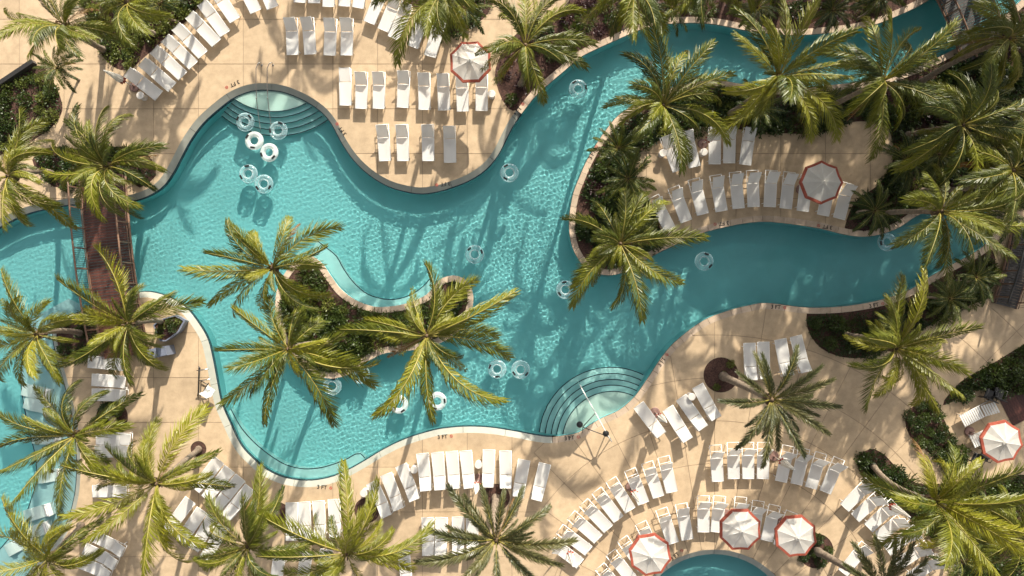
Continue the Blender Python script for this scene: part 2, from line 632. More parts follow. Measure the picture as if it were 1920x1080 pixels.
jy = np.abs(gy - np.round(gy)) * G < JW
d_ = cen - SPA_C
rr_ = np.hypot(d_[:, 0], d_[:, 1])
th_ = np.arctan2(d_[:, 1], d_[:, 0]) % (2 * math.pi)
dth = np.abs(th_ / TH - np.round(th_ / TH)) * TH * rr_
jr = np.zeros(len(tri), bool)
for r_ in RINGS:
    jr |= np.abs(rr_ - r_) < JW * 1.2
joint = np.where(radial, (dth < JW) | jr, jx | jy)
cls[(cls == 0) & joint] = -2
cls[in_pool] = -1
cls[in_isl] = 100
cls[in_spa] = -1
ring_id = np.searchsorted(np.array(RINGS), rr_)
cell = np.where(radial, 100000 + np.floor(th_ / TH).astype(int) * 50 + ring_id,
                (np.floor(gx).astype(int) + 60) * 200 + np.floor(gy).astype(int) + 60)


def tri_mesh(name, idx, z, mat, skirt=0.0):
    tt = tri[idx]
    u, inv = np.unique(tt, return_inverse=True)
    f = inv.reshape(tt.shape)
    v = np.column_stack([cv[u], np.full(len(u), z)])
    if skirt:
        e = np.concatenate([f[:, [0, 1]], f[:, [1, 2]], f[:, [2, 0]]])
        key = np.sort(e, 1)
        _, first, cnt = np.unique(key, axis=0, return_index=True, return_counts=True)
        be = e[first[cnt == 1]]
        n = len(v)
        low = v.copy()
        low[:, 2] -= skirt
        v = np.concatenate([v, low])
        s1 = np.stack([be[:, 1], be[:, 0], be[:, 0] + n], 1)
        s2 = np.stack([be[:, 1], be[:, 0] + n, be[:, 1] + n], 1)
        f = np.concatenate([f, s1, s2])
    return np_mesh(name, v, f, mat, False)


ground = tag(link('ground', tri_mesh('ground', np.where(cls == -3)[0], -.012, 'deck')), kind='structure')
jo = tag(link('joint_bed', tri_mesh('joint_bed', np.where(cls == -2)[0], -.014, 'joint')), kind='structure')
deck = tag(link('pool_deck', None), kind='structure')
for c in np.unique(cell[cls == 0]):
    idx = np.where((cls == 0) & (cell == c))[0]
    link('slab', tri_mesh('slab', idx, 0, 'deck', .03), deck)
for i, k in enumerate(bed_names):
    idx = np.where(cls == i + 1)[0]
    if len(idx):
        tag(link('mulch_bed', tri_mesh('mulch_bed', idx, -.025, 'mulch')), kind='structure')
tag(link('mulch_bed', tri_mesh('mulch_bed', np.where(cls == 100)[0], .05, 'mulch')), kind='structure')


# ------------------------------------------------------------------ pool shell
def strip(lo, hi, zlo, zhi, closed=True, sel=None):
    """faces between two parallel polylines"""
    n = len(lo)
    v = np.concatenate([np.column_stack([lo, np.full(n, zlo)]), np.column_stack([hi, np.full(n, zhi)])])
    i = np.arange(n if closed else n - 1)
    if sel is not None:
        i = i[sel[i]]
    j = (i + 1) % n
    return v, np.stack([i, j, j + n, i + n], 1)


def poly_fill(polys, test, name, z, mat):
    vv, ee = [], []
    for pl in polys:
        o = len(vv)
        vv += [Vector(p) for p in pl]
        ee += [(o + i, o + (i + 1) % len(pl)) for i in range(len(pl))]
    a, _, f_, _, _, _ = delaunay_2d_cdt(vv, ee, [], 0, 1e-5)
    a = np.array([(q.x, q.y) for q in a])
    f_ = np.array([q for q in f_ if len(q) == 3])
    c_ = a[f_].mean(1)
    f_ = f_[test(c_)]
    cr_ = a[f_]
    s = ((cr_[:, 1, 0] - cr_[:, 0, 0]) * (cr_[:, 2, 1] - cr_[:, 0, 1]) - (cr_[:, 2, 0] - cr_[:, 0, 0]) * (cr_[:, 1, 1] - cr_[:, 0, 1]))
    f_[s < 0] = f_[s < 0][:, ::-1]
    return np_mesh(name, np.column_stack([a, np.full(len(a), z)]), f_, mat, False)


pool_in = offset(pool, -OUT * .002)
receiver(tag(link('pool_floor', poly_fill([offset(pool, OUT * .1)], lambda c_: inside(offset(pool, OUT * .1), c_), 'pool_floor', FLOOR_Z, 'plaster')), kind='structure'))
sloped = np.isin(pool_seg, (0, 4))
top_z = np.where(sloped, -.165, -.03)
n = len(pool)
TILE_IN = offset(pool, -OUT * .045)
# waterline tile (thin dark ledge and band), wall below it
v = np.concatenate([np.column_stack([pool, top_z - .004]), np.column_stack([TILE_IN, top_z - .012]),
                    np.column_stack([TILE_IN, np.full(n, -.42)]), np.column_stack([TILE_IN, np.full(n, FLOOR_Z)])])
i = np.arange(n)
j = (i + 1) % n
tile_f = np.concatenate([np.stack([i, j, j + n, i + n], 1)[sloped], np.stack([i + n, j + n, j + 2 * n, i + 2 * n], 1)[sloped]])
receiver(tag(link('waterline_tile', np_mesh('waterline_tile', v, tile_f, 'tile', False)), kind='structure'))
top2 = np.where(sloped, -.42, -.035)
vw = np.concatenate([np.column_stack([TILE_IN, top2]), np.column_stack([TILE_IN, np.full(n, FLOOR_Z - .02)])])
receiver(tag(link('pool_wall', np_mesh('pool_wall', vw, np.stack([i, j, j + n, i + n], 1), 'plaster', False)), kind='structure'))

# coping stones, one by one
rngc = random.Random(5)


def coping(name, inner, outer, ids, zin, zout, mat, parent, per=2, lip=.0):
    """stones along runs of ids; every stone spans `per` resampled steps"""
    k = 0
    while k < len(ids) - 1:
        run = ids[k:k + per + 1]
        if len(run) < 2 or any((run[q + 1] - run[q]) % len(inner) != 1 for q in range(len(run) - 1)):
            k += 1
            continue
        a, b_ = inner[run], outer[run]
        # joint: pull both ends in a little
        e = .008
        d0 = (a[1] - a[0]) / max(np.linalg.norm(a[1] - a[0]), 1e-6)
        d1 = (a[-1] - a[-2]) / max(np.linalg.norm(a[-1] - a[-2]), 1e-6)
        a, b_ = a.copy(), b_.copy()
        a[0] += d0 * e
        b_[0] += d0 * e
        a[-1] -= d1 * e
        b_[-1] -= d1 * e
        m_ = len(run)
        dz = rngc.uniform(-.004, .004)
        vs = [(*p, zin + dz) for p in a] + [(*p, zout + dz) for p in b_] + [(*p, zin - .07) for p in a] + [(*p, zout - .07) for p in b_]
        fs = []
        for q in range(m_ - 1):
            fs += [(q, q + 1, m_ + q + 1, m_ + q), (q, 2 * m_ + q, 2 * m_ + q + 1, q + 1), (m_ + q, m_ + q + 1, 3 * m_ + q + 1, 3 * m_ + q)]
        fs += [(0, m_, 3 * m_, 2 * m_), (m_ - 1, 3 * m_ - 1, 4 * m_ - 1, 2 * m_ - 1)]
        mb = MB()
        mb.add(vs, fs)
        mb.build(name, mat, parent)
        k += per


def inview(p, mx=70):
    return (abs(p[:, 0]) < (960 + mx) / PXM) & (abs(p[:, 1]) < (540 + mx) / PXM)


vis = inview(pool)
inner_lip = offset(pool, -OUT * .02)
for si, (nm, sl_, per) in enumerate((('north_coping', 1, 8), ('river_coping', 0, 2), ('peninsula_coping', 0, 2), ('arm_coping', 0, 2), ('south_coping', 1, 8))):
    root = tag(link(nm, None), kind='structure')
    ids = np.where((pool_seg == si) & vis)[0]
    if len(ids):
        ids = np.append(ids, (ids[-1] + 1) % n)
    if sl_:
        coping('coping_stone', pool, pool_out, ids, -.165, .0, 'white_coping', root, per)
    else:
        coping('coping_stone', inner_lip, pool_out, ids, .004, .004, 'coping', root, per)
root = tag(link('island_coping', None), kind='structure')
nI = len(isl)
coping('coping_stone', offset(isl, -ISG * .02), isl_in, np.append(np.arange(nI), 0), .08, .08, 'coping', root, 2)
vI, fI = strip(isl, isl, FLOOR_Z - .02, .075)
receiver(tag(link('island_wall', np_mesh('island_wall', vI, fI[:, ::-1], 'plaster', False)), kind='structure'))
# spa
root = tag(link('spa_coping', None), kind='structure')
coping('coping_stone', spa, spa_out, np.append(np.arange(60), 0), -.15, .0, 'white_coping', root, 3)
vI, fI = strip(spa, spa, FLOOR_Z - .02, -.16)
receiver(tag(link('spa_wall', np_mesh('spa_wall', vI, fI, 'tile', False)), kind='structure'))
receiver(tag(link('spa_floor', poly_fill([spa_out], lambda c_: c_[:, 0] < 1e9, 'spa_floor', FLOOR_Z, 'plaster')), kind='structure'))

# water: real ripples, calmer at the left
st = 0.042
xs = np.arange(-30.5, 30.6, st)
ys = np.arange(-18.4, 18.5, st)
X, Y = np.meshgrid(xs, ys)
rng = np.random.default_rng(3)
Z = np.zeros_like(X)
for q in range(34):
    lam = rng.uniform(.13, .36)
    kk = 2 * math.pi / lam
    a = rng.normal(1.2, 1.0)
    Z += .0095 / kk * np.sin(kk * (X * math.cos(a) + Y * math.sin(a)) + rng.uniform(0, 6.28) + .6 * np.sin(.7 * X + rng.uniform(0, 6)) + .6 * np.sin(.6 * Y + rng.uniform(0, 6)))
amp = .42 + .58 / (1 + np.exp(-(X + 7.5) * .45))
amp *= .82 + .18 * np.sin(.55 * X + .3 * Y) * np.sin(.4 * Y - .2 * X + 1)
Z = Z * amp + WATER_Z
cc = np.stack([X[:-1, :-1] + st / 2, Y[:-1, :-1] + st / 2], -1).reshape(-1, 2)
# the sheet runs on a little under deck and island, so that refracted sun reaches the floor right up to the walls
keep = inside(offset(pool, OUT * .09), cc) | (((cc - SPA_C) ** 2).sum(1) < (SPA_R + .08) ** 2)
kg = keep.reshape(X.shape[0] - 1, X.shape[1] - 1)
tow = np.array((math.sin(SUN_AZ), math.cos(SUN_AZ))) * 2.25
grown = kg.copy()
for q in range(1, 13):
    dx_, dy_ = int(round(tow[0] * q / 12 / st)), int(round(tow[1] * q / 12 / st))
    sh_ = np.zeros_like(kg)
    sh_[dy_:, dx_:] = kg[:kg.shape[0] - dy_, :kg.shape[1] - dx_]
    grown |= sh_
keep = grown.reshape(-1)
idg = np.arange(X.size).reshape(X.shape)
qf = np.stack([idg[:-1, :-1], idg[:-1, 1:], idg[1:, 1:], idg[1:, :-1]], -1).reshape(-1, 4)[keep]
u, inv = np.unique(qf, return_inverse=True)
vv = np.stack([X, Y, Z], -1).reshape(-1, 3)[u]
wo = link('pool_water', np_mesh('pool_water', vv, inv.reshape(-1, 4), 'water'))
wo.cycles.is_caustics_caster = True
tag(wo, kind='structure')


# underwater steps, benches and the sun shelf
def arc_pts(c, r, a0, a1, n_=40):
    a = np.linspace(R(a0), R(a1), n_)
    return np.array(c) + r / PXM * np.stack([np.cos(a), np.sin(a)], 1)


def clip_to_pool(name, poly, z, mat, parent=None):
    me = poly_fill([poly, pool, isl], lambda c_: inside(poly, c_) & inside(pool, c_) & ~inside(isl, c_), name, z, mat)
    o = receiver(link(name, me, parent))
    return o


def riser(name, line, ztop, zbot, parent, w_=.05, matl='tile'):
    """dark nosing tile along an edge and the riser under it, only where the edge is in the water"""
    ok = inside(pool, line)
    line = line[ok]
    if len(line) < 3:
        return
    mb = MB()
    tg = np.gradient(line, axis=0)
    tg /= np.linalg.norm(tg, axis=1, keepdims=True)
    nr = np.stack([-tg[:, 1], tg[:, 0]], 1) * w_ / 2
    m_ = len(line)
    vs = [(*p, ztop + .006) for p in line - nr] + [(*p, ztop + .006) for p in line + nr]
    mb.add(vs, [(q, q + 1, m_ + q + 1, m_ + q) for q in range(m_ - 1)])
    receiver(mb.build(name, matl, parent))
    mb = MB()
    vs = [(*p, ztop + .003) for p in line] + [(*p, zbot) for p in line]
    mb.add(vs, [(q, q + 1, m_ + q + 1, m_ + q) for q in range(m_ - 1)])
    receiver(mb.build('riser', 'step', parent))


def steps(root_name, centre, radii, z0, dz, mats):
    root_ = tag(link(root_name, None), kind='structure')
    c = np.array(XY(*centre))
    for q, r_ in enumerate(radii):
        ztop = z0 - dz * (len(radii) - 1 - q) if False else z0 - dz * q
        full = arc_pts(c, r_, 0, 360, 120)[:-1]
        clip_to_pool('tread', full, ztop, mats[min(q, len(mats) - 1)], root_)
        riser('nosing_tile', arc_pts(c, r_, 0, 360, 160), ztop, ztop - dz, root_)


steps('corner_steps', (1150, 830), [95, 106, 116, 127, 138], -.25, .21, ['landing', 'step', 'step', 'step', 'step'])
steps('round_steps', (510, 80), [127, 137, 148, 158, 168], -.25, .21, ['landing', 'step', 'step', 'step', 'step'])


def bench(name, line_px, z, mat, close_px):
    ln = spline(px2m(line_px), .25, closed=False)
    poly = np.concatenate([ln, np.array(px2m(close_px))])
    root_ = tag(link(name, None), kind='structure')
    clip_to_pool('bench_top', poly, z, mat, root_)
    riser('nosing_tile', ln, z, FLOOR_Z, root_)


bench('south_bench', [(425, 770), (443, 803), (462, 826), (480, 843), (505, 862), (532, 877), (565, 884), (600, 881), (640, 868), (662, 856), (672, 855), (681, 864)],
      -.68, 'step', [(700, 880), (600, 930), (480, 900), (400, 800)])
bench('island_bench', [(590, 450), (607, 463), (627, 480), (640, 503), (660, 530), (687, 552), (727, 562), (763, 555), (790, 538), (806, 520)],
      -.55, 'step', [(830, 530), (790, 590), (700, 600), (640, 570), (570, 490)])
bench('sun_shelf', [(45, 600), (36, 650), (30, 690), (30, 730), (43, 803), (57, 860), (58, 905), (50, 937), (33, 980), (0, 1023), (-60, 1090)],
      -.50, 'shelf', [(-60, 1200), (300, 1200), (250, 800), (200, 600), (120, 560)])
# ------------------------------------------------------------------ palms
def frond_mesh(name, e0, bend, side, nl, leaf, droop, fwd, mats, seed, roll=0.0, stiff=False, wleaf=.0125):
    """one feather leaf of unit length along +X; returns mesh and its tip"""
    rg = random.Random(seed)
    NS = 18
    pts, frames = [Vector((0, 0, 0))], []
    for s in range(NS):
        tt_ = (s + .5) / NS
        th = R(e0 - bend * tt_ ** 1.4)
        ps = R(side * tt_ ** 1.5)
        d = Vector((math.cos(th) * math.cos(ps), math.cos(th) * math.sin(ps), math.sin(th)))
        pts.append(pts[-1] + d / NS)
    mb = MB()
    mb.tube(pts, [.0085 * (1 - .85 * (q / NS)) + .0012 for q in range(NS + 1)], 4, 1)

    def at(u):
        f = u * NS
        a = min(int(f), NS - 1)
        p = pts[a].lerp(pts[a + 1], f - a)
        tg = (pts[a + 1] - pts[a]).normalized()
        ref = Vector((0, 0, 1)) if abs(tg.z) < .96 else Vector((-1, 0, 0))
        sd_ = tg.cross(ref).normalized()
        up = sd_.cross(tg)
        ro = R(roll) * (.3 + .7 * u)
        return p, tg, sd_ * math.cos(ro) + up * math.sin(ro), up * math.cos(ro) - sd_ * math.sin(ro)
    for q in range(nl):
        u = .13 + .865 * (q + rg.uniform(-.25, .25)) / nl
        u = min(max(u, .1), .998)
        prof = min(1, .3 + (u - .1) * 2.0) if u < .45 else 1 - .6 * ((u - .45) / .55) ** 2.2
        for sg in (-1, 1):
            if rg.random() < .035:
                continue
            p, tg, sd_, up = at(u)
            L = leaf * prof * rg.uniform(.72, 1.12)
            ph = R(fwd[0] + (fwd[1] - fwd[0]) * u + rg.uniform(-7, 7))
            b1 = R((30 - droop * .75 if not stiff else 32) + rg.uniform(-20, 20))
            b2 = R(-droop + rg.uniform(-24, 24))
            out1 = sd_ * sg * math.cos(b1) + up * math.sin(b1)
            out2 = sd_ * sg * math.cos(b2) + up * math.sin(b2)
            d1 = tg * math.cos(ph) + out1 * math.sin(ph)
            d2 = tg * math.cos(ph * .9) + out2 * math.sin(ph * .9)
            if not stiff:
                d2.z -= .25
            d1.normalize()
            d2.normalize()
            wv = d1.cross(up)
            if wv.length < .05:
                wv = tg.copy()
            wv.normalize()
            wv = (wv + up * rg.uniform(-.55, .55)).normalized() * wleaf * .5
            m1 = p + d1 * L * .45
            e = m1 + d2 * L * .55
            mb.add([p - wv * .6, p + wv * .6, m1 + wv, m1 - wv, e + wv * .15, e - wv * .15], [(0, 1, 2, 3), (3, 2, 4, 5)], 0)
    me = mb.mesh(name, mats)
    return me, pts[-1].copy()


FR = {'coco': [], 'green': [], 'date': [], 'dry': [], 'small': []}
# (start elevation, total bend, side sweep, roll)
rgf = random.Random(77)
shapes = []
for q in range(22):                      # from nearly upright to hanging, each with its own sweep, roll and droop
    e_0 = 74 - 84 * q / 21 + rgf.uniform(-6, 6)
    shapes.append((e_0, rgf.uniform(65, 128) if q % 3 else rgf.uniform(42, 62), rgf.choice((-1, 1)) * rgf.uniform(6, 62), rgf.choice((-1, 1)) * rgf.uniform(8, 60)))
for i_, (e0, be, sdw, ro) in enumerate(shapes):
    FR['coco'].append(frond_mesh('frond', e0, be, sdw, 92, .25, rgf.choice((12, 25, 40, 55, 75, 85)), (60, 22), ['palm', 'rachis'], 10 + i_, ro, False, .0090))
    FR['green'].append(frond_mesh('frond', e0, be, -sdw, 92, .25, rgf.choice((15, 30, 45, 60, 75, 88)), (58, 22), ['palm_b', 'rachis'], 40 + i_, -ro, False, .0090))
for i_, (e0, be, sdw, ro) in enumerate([(60, 60, 6, 10), (42, 55, -8, -15), (28, 55, 8, 12), (14, 50, -6, -10), (0, 45, 6, 8), (38, 80, -6, 15), (-18, 35, 5, -5)]):
    FR['date'].append(frond_mesh('frond', e0, be, sdw, 92, .165, 6, (50, 24), ['date', 'rachis'], 70 + i_, ro, True, .0125))
for i_, (e0, be, sdw, ro) in enumerate([(5, 70, 10, 20), (-20, 55, -14, -25), (-35, 40, 20, 30)]):
    FR['dry'].append(frond_mesh('frond', e0, be, sdw, 46, .17, 60, (55, 22), ['dry', 'dry_rachis'], 90 + i_, ro))
for i_, (e0, be, sdw, ro) in enumerate([(70, 60, 8, 10), (55, 75, -10, -20), (40, 75, 14, 20), (25, 70, -10, -15)]):
    FR['small'].append(frond_mesh('frond', e0, be, sdw, 44, .20, 30, (58, 24), ['fern', 'rachis'], 110 + i_, ro, False, .018))


def trunk_mesh(base, top, r0, r1, seed):
    """ringed, slightly bowed tapering trunk from base to top (relative to base)"""
    rg = random.Random(seed)
    d = top - base
    bow = Vector((rg.uniform(-.3, .3), rg.uniform(-.3, .3), 0))
    pts, rs = [], []
    N = 26
    for q in range(N + 1):
        u_ = q / N
        # leave the ground leaning, straighten to the vertical near the crown
        s = u_ ** .8
        p = Vector((d.x * s, d.y * s, d.z * u_)) + bow * math.sin(math.pi * u_)
        pts.append(p)
        r_ = r0 + (r1 - r0) * min(1, u_ * 1.15)
        if u_ < .08:
            r_ *= 1.35 - u_ * 4
        rs.append(r_ * (1.07 if q % 2 else .95))
    mb = MB()
    mb.tube(pts, rs, 9)
    return mb


def palm(kind, cpx, h, tips, label, group, base=None, fill=16, dry=1, seed=0, name='palm_tree', L0=3.1, tr=.15):
    rg = random.Random(seed * 7 + 1)
    C = P(*cpx, h)
    if base is None:
        B = Vector((C.x + rg.uniform(-.15, .15), C.y + rg.uniform(-.15, .15), -.03))
    else:
        B = P(*base, -.03)
    root_ = thing(name, label, 'palm tree', B, 0, group)
    trunk_mesh(B, C - Vector((0, 0, .15)), tr, tr * .72, seed).build('trunk', 'trunk', root_)
    mb = MB()
    mb.lathe([(.06, -.65), (tr * 1.25, -.5), (tr * 1.5, -.2), (tr * 1.0, -.02), (.05, .08), (.02, .12)], 9)
    for q in range(7):        # leaf boots
        a = q * 2.4
        dr = Vector((math.cos(a), math.sin(a), 0))
        mb.tube([dr * tr * .9 - Vector((0, 0, .3)), dr * (tr + .16) + Vector((0, 0, .02))], [.06, .02], 4)
    crown = mb.build('crown', 'fibre', root_)
    crown.location = C - B
    lib = FR[kind]

    def place(me_tip, az, sc, rollz=0.0):
        me, tip = me_tip
        a0 = math.atan2(tip.y, tip.x)
        f = link('frond', me, crown)
        f.rotation_euler = (0, 0, az - a0)
        f.scale = (sc, sc, sc)
        f.location = Vector((math.cos(az), math.sin(az), 0)) * tr * .5
        return f
    for q, (tx, ty) in enumerate(tips):
        best = None
        order = list(range(len(lib)))
        rg.shuffle(order)
        for vi in order:
            me, tip = lib[vi]
            reach1 = math.hypot(tip.x, tip.y)
            sc = L0
            for _ in range(3):
                tz = h + tip.z * sc
                T = P(tx, ty, tz)
                need = math.hypot(T.x - C.x, T.y - C.y)
                sc = need / reach1
            cost = abs(math.log(max(sc, .05) / (L0 * 1.0))) + rg.uniform(0, .16)
            if best is None or cost < best[0]:
                best = (cost, vi, sc, math.atan2(T.y - C.y, T.x - C.x))
        _, vi, sc, az = best
        place(lib[vi], az, min(max(sc, L0 * .55), L0 * 1.55))
    for q in range(fill):
        az = rg.uniform(0, 6.28)
        nl_ = len(lib)
        if q % 2:                        # young leaves still standing in the heart of the crown
            place(lib[rg.randrange(0, max(2, nl_ // 4))], az, L0 * rg.uniform(.35, .8))
        else:                            # old leaves hanging below
            place(lib[rg.randrange(nl_ // 3, nl_)], az, L0 * rg.uniform(.45, .95))
    for q in range(dry):
        place(FR['dry'][rg.randrange(3)], rg.uniform(0, 6.28), L0 * rg.uniform(.6, .85))
    return root_


def ring_tips(c, r, n_, seed, jit=.2):
    rg = random.Random(seed)
    return [(c[0] + r * rg.uniform(1 - jit, 1 + jit * .6) * math.cos(6.283 * (q + rg.uniform(-.3, .3)) / n_),
             c[1] + r * rg.uniform(1 - jit, 1 + jit * .6) * math.sin(6.283 * (q + rg.uniform(-.3, .3)) / n_)) for q in range(n_)]


PG = 'tall feather palms around the pool'
PALMS = [
    ('green', (200, 312), 6.6, [(147, 200), (198, 203), (245, 217), (303, 275), (307, 320), (290, 355), (262, 385), (225, 400), (195, 408), (150, 388), (120, 352), (80, 315), (122, 228), (100, 270)],
     'green feather palm over the upper end of the left wooden bridge', dict(dry=3, base=(262, 335))),
    ('coco', (15, 330), 6.4, [(35, 207), (85, 230), (95, 290), (140, 428), (110, 385), (45, 420), (5, 425), (-60, 250), (-70, 350)],
     'feather palm at the left picture edge above the left pool', dict(base=(95, 325))),
    ('green', (120, 48), 6.6, [(3, 63), (50, 103), (110, 90), (247, 83), (147, 102), (193, 10), (10, 20), (77, -12), (165, -14), (175, 70), (60, 75)],
     'feather palm in the top left corner of the picture', dict(dry=3, base=(193, 92))),
    ('green', (237, 5), 6.4, [(310, 28), (252, 85), (205, 48), (275, 60), (300, -10), (180, -15), (230, -55)],
     'palm in the bed behind the slanting lounger row, upper left', dict(base=(285, 62))),
    ('green', (832, -18), 6.6, [(747, 117), (800, 62), (838, 72), (705, 8), (880, 12), (765, 20), (900, -60), (800, -90)],
     'palm at the top edge hanging over the tilted loungers', dict(base=(852, 28))),
    ('green', (985, 85), 6.2, [(980, -5), (1060, -5), (1092, 23), (1113, 82), (1097, 125), (1050, 112), (1020, 192), (993, 165), (937, 150), (928, 92), (917, 5), (945, 38), (1030, 22)],
     'palm in the mulch bed right of the open upper umbrella', dict(dry=1, fill=7)),
    ('green', (1190, -14), 6.8, [(1107, 38), (1165, 52), (1228, 47), (1262, 12), (1120, -22), (1190, 70)],
     'palm at the top edge above the bend of the river', dict(dry=2, base=(1172, 18))),
    ('green', (1322, -45), 6.6, [(1320, 43), (1282, 12), (1367, 15), (1402, -15), (1260, -40)],
     'palm at the top edge whose single frond hangs over the river', dict(base=(1292, 5))),
    ('green', (1243, 197), 6.7, [(1215, 38), (1172, 103), (1337, 82), (1290, 98), (1372, 140), (1350, 195), (1362, 268), (1293, 302), (1278, 318), (1165, 232), (1200, 245), (1190, 160), (1250, 110)],
     'palm leaning over the river beside the left peninsula loungers', dict(base=(1193, 250))),
    ('coco', (1460, 143), 6.7, [(1378, 17), (1385, 65), (1466, -3), (1437, 40), (1537, 0), (1604, 60), (1598, 115), (1590, 142), (1567, 258), (1517, 260), (1338, 247), (1365, 170), (1480, 185)],
     'palm covering the middle of the river, above the shaded loungers', dict(dry=1)),
    ('green', (1655, 152), 6.9, [(1620, 33), (1673, 22), (1792, 42), (1800, 205), (1795, 222), (1632, 297), (1590, 215), (1750, 110), (1720, 215), (1580, 120), (1610, 90), (1690, 90)],
     'palm with one long straight frond pointing at the upper right bridge', dict(base=(1527, 215), L0=3.5)),
    ('green', (1805, 235), 7.0, [(1680, 318), (1695, 285), (1755, 350), (1800, 372), (1850, 340), (1920, 180), (1900, 260), (1780, 140), (1860, 125), (1930, 300), (1740, 200)],
     'dark dense palm in the right planting, below the upper bridge', dict(L0=3.4, base=(1702, 252))),
    ('green', (1892, 72), 6.6, [(1830, 10), (1860, -22), (1925, 0), (1945, 60), (1930, 130), (1850, 135), (1805, 130), (1822, 62), (1880, 160)],
     'palm in the top right corner beside the bridge', dict(dry=2)),
    ('green', (1765, 397), 7.0, [(1680, 457), (1738, 495), (1780, 530), (1822, 505), (1900, 480), (1925, 420), (1920, 358), (1850, 350), (1700, 375), (1840, 440), (1745, 330)],
     'palm spreading over the right end of the pool arm', dict(L0=3.4, base=(1642, 402))),
    ('green', (1900, 320), 7.0, ring_tips((1900, 320), 110, 11, 4), 'dark palm at the right picture edge above the pool arm end', dict()),
    ('green', (1163, 457), 6.0, [(1057, 412), (1113, 380), (1167, 355), (1213, 362), (1247, 380), (1320, 447), (1277, 527), (1220, 520), (1203, 598), (1147, 573), (1075, 573), (1077, 537), (1120, 440)],
     'palm on the rounded tip of the peninsula, over open water', dict(base=(1138, 462))),
    ('coco', (510, 503), 6.2, [(543, 408), (637, 428), (428, 415), (390, 475), (347, 503), (393, 572), (440, 592), (500, 572), (560, 560), (615, 552), (600, 500), (470, 440)],
     'upper left palm of the three on the centre island', dict(base=(556, 590))),
    ('coco', (540, 655), 6.2, [(437, 578), (412, 657), (432, 690), (415, 755), (497, 793), (625, 795), (700, 722), (705, 682), (650, 615), (510, 557), (562, 585), (600, 640), (470, 740)],
     'lower left palm of the three on the centre island', dict(base=(622, 645))),
    ('coco', (800, 630), 6.6, [(797, 497), (775, 545), (893, 527), (962, 548), (931, 630), (953, 670), (942, 747), (812, 788), (703, 777), (640, 618), (870, 690), (760, 735)],
     'right palm of the three on the centre island', dict(base=(826, 612), fill=14)),
    ('coco', (240, 607), 6.2, [(177, 465), (113, 527), (322, 550), (378, 567), (310, 692), (217, 702), (108, 685), (100, 600), (298, 650), (245, 547), (170, 640)],
     'bright palm over the lower end of the left wooden bridge', dict(base=(300, 605))),
    ('coco', (68, 627), 6.3, [(3, 508), (15, 572), (90, 567), (-10, 640), (5, 712), (110, 715), (60, 702), (132, 600), (40, 560)],
     'palm at the left edge between left pool and sun shelf', dict(base=(150, 625))),
    ('green', (140, 817), 6.3, [(3, 778), (65, 727), (200, 735), (260, 742), (0, 838), (-5, 885), (28, 938), (110, 962), (205, 895), (150, 715), (240, 800)],
     'palm above the sun shelf with submerged white chaises', dict(base=(210, 785))),
    ('coco', (293, 907), 6.2, [(297, 790), (387, 767), (407, 847), (437, 912), (353, 1053), (310, 1030), (267, 1080), (123, 967), (160, 1013), (117, 873), (200, 843), (393, 1020), (253, 830)],
     'large bright palm left of the tilted lower left loungers', dict(base=(372, 842))),
    ('coco', (90, 1047), 6.3, [(5, 937), (55, 973), (130, 990), (188, 1033), (-30, 1000), (-40, 1060), (150, 1110), (90, 1140), (30, 1120)],
     'palm in the bottom left corner of the picture', dict(base=(150, 985))),
    ('green', (464, 1025), 6.2, [(486, 878), (530, 915), (391, 932), (455, 935), (411, 980), (492, 965), (382, 1062), (456, 1092), (500, 1100), (558, 1028), (590, 1010), (410, 1112)],
     'palm at the bottom edge right of the tilted loungers', dict(base=(520, 963), dry=2)),
    ('coco', (650, 1038), 6.2, [(645, 868), (708, 902), (487, 965), (592, 965), (803, 984), (772, 1068), (535, 1068), (485, 1043), (700, 1095), (600, 1115), (680, 960), (740, 1030)],
     'bright palm at the bottom edge, left of the date palm', dict(base=(688, 957))),
    ('coco', (1680, 653), 6.0, [(1693, 520), (1733, 508), (1835, 615), (1810, 697), (1600, 685), (1630, 635), (1627, 768), (1708, 757), (1760, 772), (1800, 738), (1750, 640), (1650, 590)],
     'bright palm standing at the rounded right bank bed', dict(base=(1587, 628))),
    ('coco', (1753, 940), 6.6, [(1750, 867), (1683, 932), (1775, 1055), (1722, 1010), (1925, 880), (1940, 930), (1935, 1000), (1925, 1040), (1880, 1085), (1830, 1100), (1835, 890)],
     'large palm leaning across the lower right bed', dict(base=(1637, 872), L0=3.9)),
    ('green', (1900, 1010), 5.5, ring_tips((1900, 1010), 105, 10, 8), 'palm in the bottom right corner of the picture', dict()),
]
for q, (kd, c, h, tips, lab, kw) in enumerate(PALMS):
    palm(kd, c, h, tips, lab, PG, seed=q + 1, **kw)
for q, (c, h, tips, lab, bs) in enumerate([
    ((930, 1013), 4.6, [(843, 913), (872, 930), (903, 912), (945, 922), (980, 915), (1028, 950), (1075, 1012), (1050, 1058), (1010, 1090), (930, 1112), (860, 1092), (785, 1053), (803, 993), (990, 985), (880, 1000)],
     'grey green date palm at the bottom edge, below the straight loungers', (930, 933)),
    ((1447, 750), 5.8, [(1493, 652), (1538, 688), (1560, 712), (1572, 762), (1552, 812), (1507, 853), (1457, 842), (1430, 872), (1382, 838), (1353, 752), (1385, 700), (1430, 668), (1475, 800), (1520, 740)],
     'grey green date palm leaning out of the round bed, right deck', (1355, 705)),
    ((1652, 1100), 5.6, [(1600, 1020), (1640, 1008), (1675, 1008), (1712, 1020), (1585, 1060), (1735, 1050), (1560, 1110), (1740, 1110)],
     'grey green date palm at the bottom edge, lower right', (1530, 1033))]):
    palm('date', c, h, tips, lab, 'date palms on the lower deck', base=bs, seed=60 + q, fill=16, L0=2.7, tr=.2, name='date_palm')
